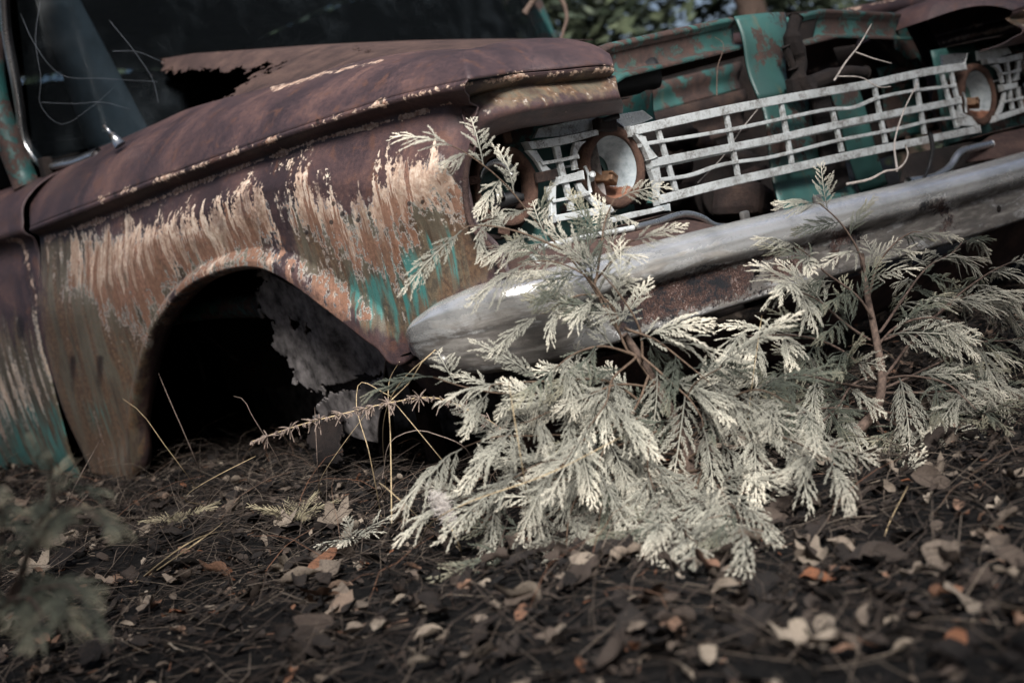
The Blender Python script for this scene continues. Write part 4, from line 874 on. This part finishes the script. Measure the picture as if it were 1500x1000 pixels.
cedar('cedar_shrub', tuple(b1), 'cedar shrub toned darker for shade, with a crooked bare trunk, beyond the pale cedar', BR1, SPR[:5] + SPRD, None, 'bark', .0026, 8, (.09, .155), .038, .5, tr1, .009, scales=[.75, .75, .8, .85])
b2 = at(-60, 1010, 1.42); b2[2] = float(gz(b2[0], b2[1])[0]); d2 = 1.34
BR2 = [pix((d2, d2 - .12), (10, 900), (40, 800), (70, 730), (66, 672)), pix((d2, d2 - .15), (10, 880), (60, 790), (110, 740), (150, 760)), pix((d2, d2 - .2), (0, 880), (-10, 780), (-10, 720)), pix((d2, d2 - .2), (10, 900), (60, 860), (100, 860), (120, 880)), pix((d2, d2 - .1), (10, 890), (50, 790), (90, 720)), pix((d2, d2 - .2), (0, 900), (30, 880), (60, 910))]
cedar('cedar_seedling', tuple(b2), 'blurred grey-green cedar seedling in the dark near corner by the door', BR2, SPRD, None, 'bark', .002, 9, (.04, .07), .035, .4, np.array([b2, at(-10, 940, d2 + .04), at(10, 880, d2)]), .004)

def sprig(u, v, lab, sprays, n, ln, seed, spread=1.):
    r = np.random.default_rng(seed); b = on(2, .0, u, v); b[2] = float(gz(b[0], b[1])[0]); root = empty('juniper_seedling', tuple(b), lab, 'seedling', 'straw-coloured seedlings on the litter')
    tube('stem', [b + [0, 0, -.01], b + [0, 0, .012]], [.002, .0015], MT['twig'], root, 5)
    for k in range(n):
        a = 2 * math.pi * (k + r.uniform(-.3, .3)) / n; d = np.array([math.cos(a) * spread, math.sin(a) * spread, r.uniform(.4, 1.1)]); put_spray(sprays[k % len(sprays)], 'spray', b + [0, 0, .008], d, np.array([-d[0], -d[1], 1.2]), r.uniform(*ln), root, tuple(b))
sprig(432, 762, 'straw-coloured evergreen seedling in front of the wheel opening, largest of three', JUN, 7, (.06, .10), 1, .8)
sprig(518, 800, 'low yellowish seedling lying just right of the largest one', SPR, 5, (.05, .085), 2, 1.4)
sprig(262, 768, 'faint straw-coloured seedling below the rear edge of the wheel opening', JUN, 6, (.05, .085), 3, .9)

# ---- dry weeds, stems and twigs: each a thing of its own
def stem(name, pts, r, mat, label, cat, group=None, n=24, sides=6):
    P = smooth_path(pts, n); o = tube(name, P, np.linspace(r, r * .5, n), MT[mat], None, sides); return tag(o, label, cat, group), P
def foot(u, v, d_px=None): p = on(2, 0., u, v); p[2] = float(gz(p[0], p[1])[0]) - .005; return p
f = foot(800, 760); dd = 2.06
golden = empty('dry_goldenrod', tuple(f), 'fuzzy dead goldenrod spray reaching left across the wheel opening', 'weed')
Pg = smooth_path(np.array([foot(735, 690), at(705, 610, 2.2), at(640, 583, 2.2), at(570, 590, 2.2), at(510, 604, 2.2), at(440, 622, 2.2), at(370, 646, 2.2)]), 60)
tube('stem', Pg, np.linspace(.0016, .0008, 60), MT['straw'], golden, 5)
L = []; r = np.random.default_rng(4); T = np.gradient(Pg, axis=0); T /= np.linalg.norm(T, axis=1)[:, None]
for k in range(420):
    j = r.integers(24, 60); d = r.normal(size=3) + T[j] * .8; d /= np.linalg.norm(d); s = np.linspace(0, 1, 4)[:, None]; ln = r.uniform(.004, .013) * (1.1 + .8 * math.sin(j * 1.9))
    L.append(tube_geo(Pg[j] + d * s * ln + np.array([0, 0, -.004]) * s ** 2, np.array([.0009, .0013, .0012, .0006]), 4))
V, Fc = join(L); o = mesh('seed_fuzz', V, Fc, MT['weed'], golden)
LINES = [
 ('grass_stem', [foot(572, 770), at(572, 640, 2.25), at(570, 560, 2.25), at(585, 530, 2.2)], .0014, 'straw', 'tall upright straw stem in front of the wheel opening', 'grass stem'),
 ('grass_stem', [foot(556, 745), at(540, 660, 2.3), at(522, 580, 2.3), at(524, 566, 2.3), at(572, 580, 2.25)], .0012, 'straw', 'bent brown stem with a hooked top left of the tall straw stem', 'grass stem'),
 ('grass_stem', [foot(665, 690), at(620, 640, 2.2), at(575, 586, 2.2)], .0011, 'straw', 'thin straw leaning from the pale cedar to the tall stem', 'grass stem'),
 ('grass_stem', [at(574, 585, 2.2), at(600, 560, 2.15), at(628, 520, 2.1), at(638, 512, 2.1), at(600, 545, 2.15), foot(560, 720)], .001, 'straw', 'pale forked straw crossing the bumper bolt', 'grass stem'),
 ('dry_weed', [foot(288, 692), at(268, 630, 2.7), at(246, 580, 2.7), at(232, 546, 2.7)], .0012, 'weed', 'slender dead weed leaning left inside the wheel opening', 'weed'),
 ('dry_weed', [foot(465, 720), at(463, 640, 2.4), at(461, 596, 2.4)], .0012, 'weed', 'upright seedy weed below the goldenrod spray', 'weed'),
 ('grass_stem', [foot(440, 720), at(370, 610, 2.5), at(352, 582, 2.5), at(342, 580, 2.5)], .0009, 'weed', 'thin curved stem with a nodding tip in the wheel opening', 'grass stem'),
 ('grass_stem', [foot(470, 710), at(490, 668, 2.35), at(540, 600, 2.3)], .0009, 'straw', 'fine slanting straw beside the seedy weed', 'grass stem'),
 ('grass_stem', [foot(295, 725), at(330, 690, 2.4), at(374, 668, 2.4)], .0010, 'straw', 'short slanting straw below the wheel opening', 'grass stem'),
 ('grass_stem', [foot(280, 700), at(240, 650, 2.6), at(200, 598, 2.6), at(180, 584, 2.6)], .0009, 'straw', 'faint straw crossing the rear lip of the wheel opening', 'grass stem'),
 ('grass_stem', [foot(142, 700), at(138, 660, 2.6), at(146, 646, 2.6)], .0018, 'weed', 'small dark weed at the foot of the fender', 'weed'),
 ('grass_stem', [foot(555, 700), at(600, 745, 1.95), foot(655, 790)], .0011, 'straw', 'pale straw lying slantwise left of the pale cedar', 'grass stem'),
 ('grass_stem', [foot(605, 795), at(700, 730, 1.8), at(800, 695, 1.78), at(910, 640, 1.75)], .0011, 'straw', 'long pale straw lying across the pale cedar', 'grass stem'),
 ('grass_stem', [foot(776, 735), at(758, 640, 1.8), at(745, 560, 1.8)], .0010, 'straw', 'upright straw growing through the pale cedar', 'grass stem'),
 ('grass_stem', [foot(200, 850), at(280, 800, 2.0), foot(330, 760)], .0009, 'straw', 'thin pale straw across the litter left of the seedlings', 'grass stem'),
 ('grass_stem', [foot(192, 860), at(260, 805, 2.0), foot(345, 770)], .0009, 'straw', 'second thin straw lying parallel on the litter', 'grass stem'),
 ('grass_stem', [foot(1085, 700), at(1102, 560, 1.95), at(1116, 462, 1.95)], .0009, 'straw', 'tall seeding grass stem between the two cedars', 'grass stem'),
 ('grass_stem', [foot(1280, 810), at(1310, 750, 1.75), at(1330, 712, 1.75)], .0009, 'straw', 'slanting straw below the shade-toned cedar', 'grass stem'),
 ('vine', [foot(690, 690), at(650, 640, 2.35), at(610, 630, 2.35), at(580, 640, 2.35), at(560, 700, 2.4)], .0014, 'weed', 'withered curled vine under the bumper corner', 'vine'),
 ('dead_twig', [at(1222, 118, 2.92), at(1240, 90, 2.92), at(1256, 70, 2.92), at(1277, 35, 2.92)], .0022, 'dead', 'pale forked dead twig sticking up behind the grille', 'twig'),
 ('dead_twig', [at(1252, 76, 2.92), at(1280, 86, 2.92), at(1306, 93, 2.92)], .0017, 'dead', 'side prong of pale twig above the grille', 'twig'),
 ('dead_twig', [at(1225, 112, 2.9), at(1262, 114, 2.9), at(1290, 128, 2.9), at(1305, 127, 2.9)], .0015, 'dead', 'thin crooked twig lying on the top grille bar', 'twig'),
 ('wire', [at(1050, 140, 2.9), at(1051, 100, 2.9), at(1058, 62, 2.9), at(1046, 54, 2.9)], .0014, 'bark', 'thin dark wire hanging in front of the radiator support', 'wire'),
 ('vine', [at(1240, 270, 2.82), at(1275, 262, 2.8), at(1300, 250, 2.8), at(1314, 248, 2.8), at(1330, 225, 2.8), at(1326, 212, 2.8)], .0032, 'dead', 'pale dead vine climbing over the bumper to the grille', 'vine'),
 ('vine', [at(1314, 250, 2.85), at(1312, 200, 2.95), at(1325, 160, 2.98), at(1345, 120, 3.0)], .0026, 'dead', 'thin pale vine twining up through the grille uprights', 'vine'),
 ('wire', [at(1362, 194, 2.98), at(1366, 215, 2.98), at(1362, 240, 2.98), at(1350, 268, 2.95)], .006, 'black', 'black cable hanging over the lowest grille bar', 'wire'),
 ('dead_twig', [at(1022, 268, 2.75), at(1060, 228, 2.8), at(1086, 190, 2.85), at(1110, 160, 2.9)], .0014, 'dead', 'pale straw poking through the grille bars', 'twig'),
 ('wire', [at(768, 20, 4.2), at(790, -6, 4.2), at(822, 0, 4.2), at(830, 20, 4.2), at(822, 58, 4.2)], .010, 'bark', 'dark hooped rod rising behind the wing nose', 'rod'),
]
VL = [[(60, -5), (52, 60), (60, 120), (58, 150), (88, 182), (130, 160), (165, 130)], [(30, 20), (48, 60), (90, 110), (150, 115), (230, 120)], [(160, 30), (200, 80), (225, 120), (232, 150)], [(60, 150), (110, 152), (150, 150), (190, 160)], [(165, 75), (200, 76), (240, 92)]]
VN = ['looped pale tendril hanging inside the windscreen corner', 'pale tendril slanting across the windscreen', 'pale tendril falling along the pale wedge edge', 'low pale tendril near the wiper stub', 'short pale tendril right of the pale wedge']
for a, b in zip(VL, VN): LINES.append(('tendril', [at(u, v, 3.16) for u, v in a], .0005, 'pale', b, 'tendril'))
MADE = {}
for nm, pts, rad, mt, lab, cat in LINES: MADE[lab] = stem(nm, pts, rad, mt, lab, cat)[0]
pr_ = MADE['side prong of pale twig above the grille']; pr_.parent = MADE['pale forked dead twig sticking up behind the grille']; pr_.name = 'prong'
del pr_['label'], pr_['category']
# fluffy seed head
sp = empty('seed_head', tuple(foot(668, 800)), 'fluffy white seed head on a stalk left of the pale cedar', 'seed head'); tube('stem', smooth_path([foot(668, 800), at(662, 775, 1.86), at(650, 750, 1.86)], 10), .0012, MT['straw'], sp, 5)
L = []; r = np.random.default_rng(9)
for k in range(900):
    q = r.uniform(0, 1); c = at(640 + 24 * q, 728 + 40 * q, 1.86) + r.normal(0, .006 * (1 - .5 * q), 3); d = r.normal(size=3); d /= np.linalg.norm(d); L.append(tube_geo([c, c + d * .006], [.0004, .0002], 3, False))
V, Fc = join(L); o = mesh('fluff', V, Fc, MT['fluff'], sp)

# ================================================================== LEAF LITTER
def leaf_geo(kind, r):
    if kind % 5 == 2:   # lobed
        k = 22; t = np.linspace(0, 2 * math.pi, k, endpoint=False); rad = .5 * (1 + .32 * np.cos(5 * t) + .08 * r.normal(size=k)); ring = np.stack([rad * np.sin(t) * .9, rad * np.cos(t), 0 * t], 1); mid_ = ring * .5
        V = np.r_[ring, mid_, [[0, 0, 0]]]; Fc = [(i, (i + 1) % k, k + (i + 1) % k, k + i) for i in range(k)] + [(k + i, k + (i + 1) % k, 2 * k) for i in range(k)]
    else:               # ovate
        n = 8; s = np.linspace(0, 1, n); wd = .34 * np.sin(math.pi * s ** .8) ** .8 + .01; P = np.array([[[wd[i] * f, s[i] - .5, 0] for f in (-1, -.5, 0, .5, 1)] for i in range(n)]); V = P.reshape(-1, 3); Fc = [tuple(f) for f in grid_faces(n, 5)]
    a = r.uniform(2.0, 5.0); V = V.copy(); x, y = V[:, 0].copy(), V[:, 1].copy(); rr = 1 / a
    if r.uniform() < .7: V[:, 0] = rr * np.sin(x * a); V[:, 2] = rr * (1 - np.cos(x * a))
    V[:, 2] += r.uniform(-.5, .9) * y ** 2 + .09 * vnoise(V * 4.5, int(r.integers(999))) + .05 * vnoise(V * 9, int(r.integers(999)))
    return V, Fc
LG = [leaf_geo(i, np.random.default_rng(500 + i)) for i in range(14)]
def rotm(r, tilt): return np.array(Matrix.Rotation(r.uniform(0, 6.283), 3, 'Z') @ Matrix.Rotation(r.normal(0, tilt), 3, 'X') @ Matrix.Rotation(r.normal(0, tilt), 3, 'Y'))
r = np.random.default_rng(77); NL = 19000
X = r.uniform(-1.7, 2.2, NL); Y = r.uniform(-2.2, 2.2, NL); Z = gz(X, Y); pp = px(np.stack([X, Y, Z], 1)); dep = (np.stack([X, Y, Z], 1) - CAM) @ FWD
size = np.clip(r.lognormal(math.log(.021), .42, NL), .009, .055)
under = (X > .02) & (X < 2.1) & (Y > -.05); dens = np.where(under, r.uniform(size=NL) < .5, True)
vis_ = (dep > .9) & (pp[:, 0] > 5) & (pp[:, 0] < 1495) & (pp[:, 1] > 640) & (pp[:, 1] < 995) & dens & ~under
rank = np.argsort(np.where(vis_, -size / np.maximum(dep, .1), 9)); pick = set(rank[:295].tolist())
LM = [mesh('dead_leaf', V, Fc, MT['leaf'], None, link_it=False) for V, Fc in LG]
Vs, Fs, Sh, off = [], [], [], 0
for i in range(NL):
    if not dens[i]: continue
    if dep[i] < .35 and dep[i] > -.3: continue
    R_ = rotm(r, .38); k = int(r.integers(14))
    if i in pick:
        o = bpy.data.objects.new('dead_leaf', LM[k]); COL.objects.link(o); o.matrix_world = Matrix.Translation((X[i], Y[i], Z[i] + .016)) @ Matrix(R_.tolist()).to_4x4() @ Matrix.Scale(size[i] * 1.1, 4)
        tag(o, 'curled dead brown leaf lying on the forest floor litter', 'leaf', 'dead leaves on the litter')
    else:
        V, Fc = LG[k]; V = V @ R_.T * size[i] + [X[i], Y[i], Z[i] + .008]; Vs.append(V); Fs += [tuple(q + off for q in f) for f in Fc]; Sh.append(np.full(len(V), r.uniform() ** 1.8)); off += len(V)
o = mesh('leaf_litter', np.concatenate(Vs), Fs, MT['litter'], None, dict(shade=np.concatenate(Sh))); o['kind'] = 'stuff'; o['label'] = 'dense brown leaf litter covering the forest floor'; o['category'] = 'leaf litter'
def sticks(name, N, ln, rad, shade, label, cat, flat=.25, seed=0, lift=.006, curve=.15):
    r = np.random.default_rng(seed); c = np.stack([r.uniform(-1.7, 1.9, N), r.uniform(-2.2, 2.0, N)], 1); z = gz(c[:, 0], c[:, 1]); a = r.uniform(0, 6.283, N); l = r.uniform(*ln, N); e = np.abs(r.normal(0, flat, N))
    d = np.stack([np.cos(a) * np.cos(e), np.sin(a) * np.cos(e), np.sin(e)], 1); p0 = np.c_[c, z + lift * r.uniform(.2, 1.6, N)]; pm = p0 + d * l[:, None] * .5 + r.normal(0, curve, (N, 3)) * l[:, None] * .5 ; pm[:, 2] = np.maximum(pm[:, 2], p0[:, 2]); p1 = p0 + d * l[:, None]
    s = np.cross(d, [0, 0, 1.]); s /= np.linalg.norm(s, axis=1)[:, None]; u = np.cross(s, d); w_ = r.uniform(*rad, N)[:, None]; ring = []
    for P, k in ((p0, 1), (pm, .9), (p1, .4)):
        for q in range(3): ring.append(P + k * w_ * (math.cos(2.094 * q) * s + math.sin(2.094 * q) * u))
    V = np.stack(ring, 1).reshape(-1, 3); base = np.array([(i * 3 + q, i * 3 + (q + 1) % 3, (i + 1) * 3 + (q + 1) % 3, (i + 1) * 3 + q) for i in range(2) for q in range(3)])
    Fc = (base[None] + 9 * np.arange(N)[:, None, None]).reshape(-1, 4); sh = np.repeat(np.interp(r.uniform(size=N), [0, 1], shade), 9)
    o = mesh(name, V, Fc, MT['litter'], None, dict(shade=sh)); o['kind'] = 'stuff'; o['label'] = label; o['category'] = cat
sticks('twig_litter', 15000, (.015, .07), (.0005, .0013), (0, .6), 'fine dark twigs and stalks strewn through the litter', 'twigs', .18, 1)
sticks('dry_grass', 15000, (.03, .13), (.0004, .0009), (.35, .78), 'thin dry grass blades lying over the litter', 'dry grass', .28, 2, .008, .22)
sticks('needle_litter', 22000, (.008, .022), (.0006, .0012), (.0, .95), 'shed cedar needles and crumbs in the litter', 'needles', .2, 3)

# ================================================================== TREES AROUND
def crown_mesh(seed, H_, R_, N, mat, size=.09):
    r = np.random.default_rng(seed); Vs = []; T = []
    nb = 130; bz = r.uniform(.08, 1, nb) ** .9; ba = r.uniform(0, 6.283, nb); bl = R_ * (1.02 - bz) ** .75 * r.uniform(.6, 1.1, nb) + .12
    bi = r.integers(nb, size=N); f = r.uniform(.12, 1, N) ** .7; l = bl[bi] * f; a = ba[bi] + r.normal(0, .16, N)
    c = np.stack([np.cos(a) * l, np.sin(a) * l, bz[bi] * H_ - .25 * l - .1 * l ** 2 + r.normal(0, .07, N)], 1)
    d = np.stack([np.cos(a + r.normal(0, .6, N)), np.sin(a + r.normal(0, .6, N)), r.normal(-.35, .35, N)], 1); d /= np.linalg.norm(d, axis=1)[:, None]; s = np.cross(d, r.normal(size=(N, 3))); s /= np.linalg.norm(s, axis=1)[:, None]
    L_ = size * r.uniform(.6, 1.5, N)[:, None]; V = np.stack([c, c + d * L_ * .5 + s * L_ * .2, c + d * L_, c + d * L_ * .5 - s * L_ * .2], 1).reshape(-1, 3)
    Fc = np.arange(4 * N).reshape(-1, 4); return mesh('crown', V, Fc, mat, None, dict(tip=np.repeat(r.uniform(0, 1, N), 4)), link_it=False)
CR = [crown_mesh(1, 6.5, 1.9, 26000, MT['conifer']), crown_mesh(2, 5.2, 1.7, 22000, MT['conifer']), crown_mesh(3, 7.5, 2.1, 28000, MT['conifer'])]
def trunk_mesh(H_, r0):
    P = np.array([[.03 * math.sin(i), .03 * math.cos(1.7 * i), z] for i, z in enumerate(np.linspace(-.2, H_, 12))]); V, Fc = tube_geo(P, np.linspace(r0, .02, 12), 10); return mesh('trunk', V, Fc, MT['bark'], None, link_it=False)
TRK = [trunk_mesh(6.3, .12), trunk_mesh(5.0, .10), trunk_mesh(7.3, .14)]
def tree(x, y, k, s, label, z0=0.):
    lift = z0
    root = empty('conifer_tree', (x, y, float(gz(x, y)[0])), label, 'tree', 'conifers around the clearing'); root.rotation_euler.z = x * 1.7 + y; root.scale = (s, s, s)
    for me, nm in ((TRK[k], 'trunk'), (CR[k], 'crown')):
        o = bpy.data.objects.new(nm, me); COL.objects.link(o); o.parent = root
        if nm == 'crown': o.location.z = lift
        else: o.scale.z = 1 + lift / 6
TREES = [(4.2, 5.2, 0, 1., 'dark conifer behind the open engine bay'), (5.6, 3.6, 1, 1.1, 'bushy conifer right of the engine bay'), (3.2, 7.2, 2, 1., 'tall conifer far behind the bay'), (6.6, 6.8, 2, 1.1, 'tall conifer in the deep background'), (2.2, 9.5, 0, 1.2, 'conifer behind the car roof'), (5.2, 9.8, 1, 1.4, 'distant conifer filling the gap in the trees'), (8.5, 4.5, 0, 1.2, 'conifer beyond the far wing'), (8., 9., 2, 1.3, 'farthest dark conifer of the background'), (-.6, 7.5, 0, 1.1, 'conifer beyond the boot')]
for t in TREES: tree(*t)
# unseen trees added to shade the edges and block low sky light
SHADE = [(-2.42, -.68, 2, .85, 'unseen conifer added to shade the door side of the car', 1.6), (-3.0, .1, 2, .8, 'second unseen conifer added for shade beside the door, standing further back', .8), (-5.2, -1.2, 0, 1., 'unseen conifer added left of the viewpoint to block low sky'), (.18, -2.72, 2, .80, 'unseen conifer added right of the viewpoint to shade the far wing', 1.2), (-2.55, -2.5, 1, .60, 'low unseen conifer added left behind the viewpoint to shade the foreground'), (-1.55, -3.05, 1, .46, 'second low unseen conifer added for shade straight behind the viewpoint'), (-.7, -3.35, 1, .55, 'third low unseen conifer added for shade behind the viewpoint, further right'),
         (4.9, -2.6, 2, 1.1, 'unseen conifer added off the right edge of the clearing to block low sky'), (.9, -6.2, 0, 1.1, 'unseen conifer added behind and right of the viewpoint to block low sky'), (-6.5, -4.2, 2, 1.0, 'tall unseen conifer added far left of the viewpoint to block low sky'), (-4.6, 3.2, 2, 1., 'tall unseen conifer added out beyond the door to block low sky')]
for t in SHADE: tree(*t)

# tangled standing stalks at the foot of the wing and inside the opening
def tangle(name, N, box_, seed, label):
    r = np.random.default_rng(seed); L = []
    for k in range(N):
        x, y = r.uniform(box_[0], box_[1]), r.uniform(box_[2], box_[3]); z = float(gz(x, y)[0]); h = r.uniform(.03, .13); a = r.uniform(0, 6.283); lean = r.uniform(.2, 1.3)
        t = np.linspace(0, 1, 6)[:, None]; d = np.array([math.cos(a) * lean, math.sin(a) * lean, 1.]); P = np.array([x, y, z]) + d * h * t + np.array([math.cos(a), math.sin(a), -.8]) * h * .5 * t ** 2.5 + r.normal(0, .002, (6, 3)); L.append(tube_geo(P, np.linspace(.0007, .0003, 6), 3, False))
    V, Fc = join(L); o = mesh(name, V, Fc, MT['litter'], None, dict(shade=np.repeat(r.uniform(.3, .85, N), 18))); o['kind'] = 'stuff'; o['label'] = label; o['category'] = 'stalks'
tangle('dry_stalks', 420, (-.45, .25, .0, 1.5), 21, 'thin dry stalks standing along the foot of the wing')
tangle('dry_stalks', 420, (-.5, .9, -1.0, 0.), 22, 'thin dry stalks standing around the cedar bases')
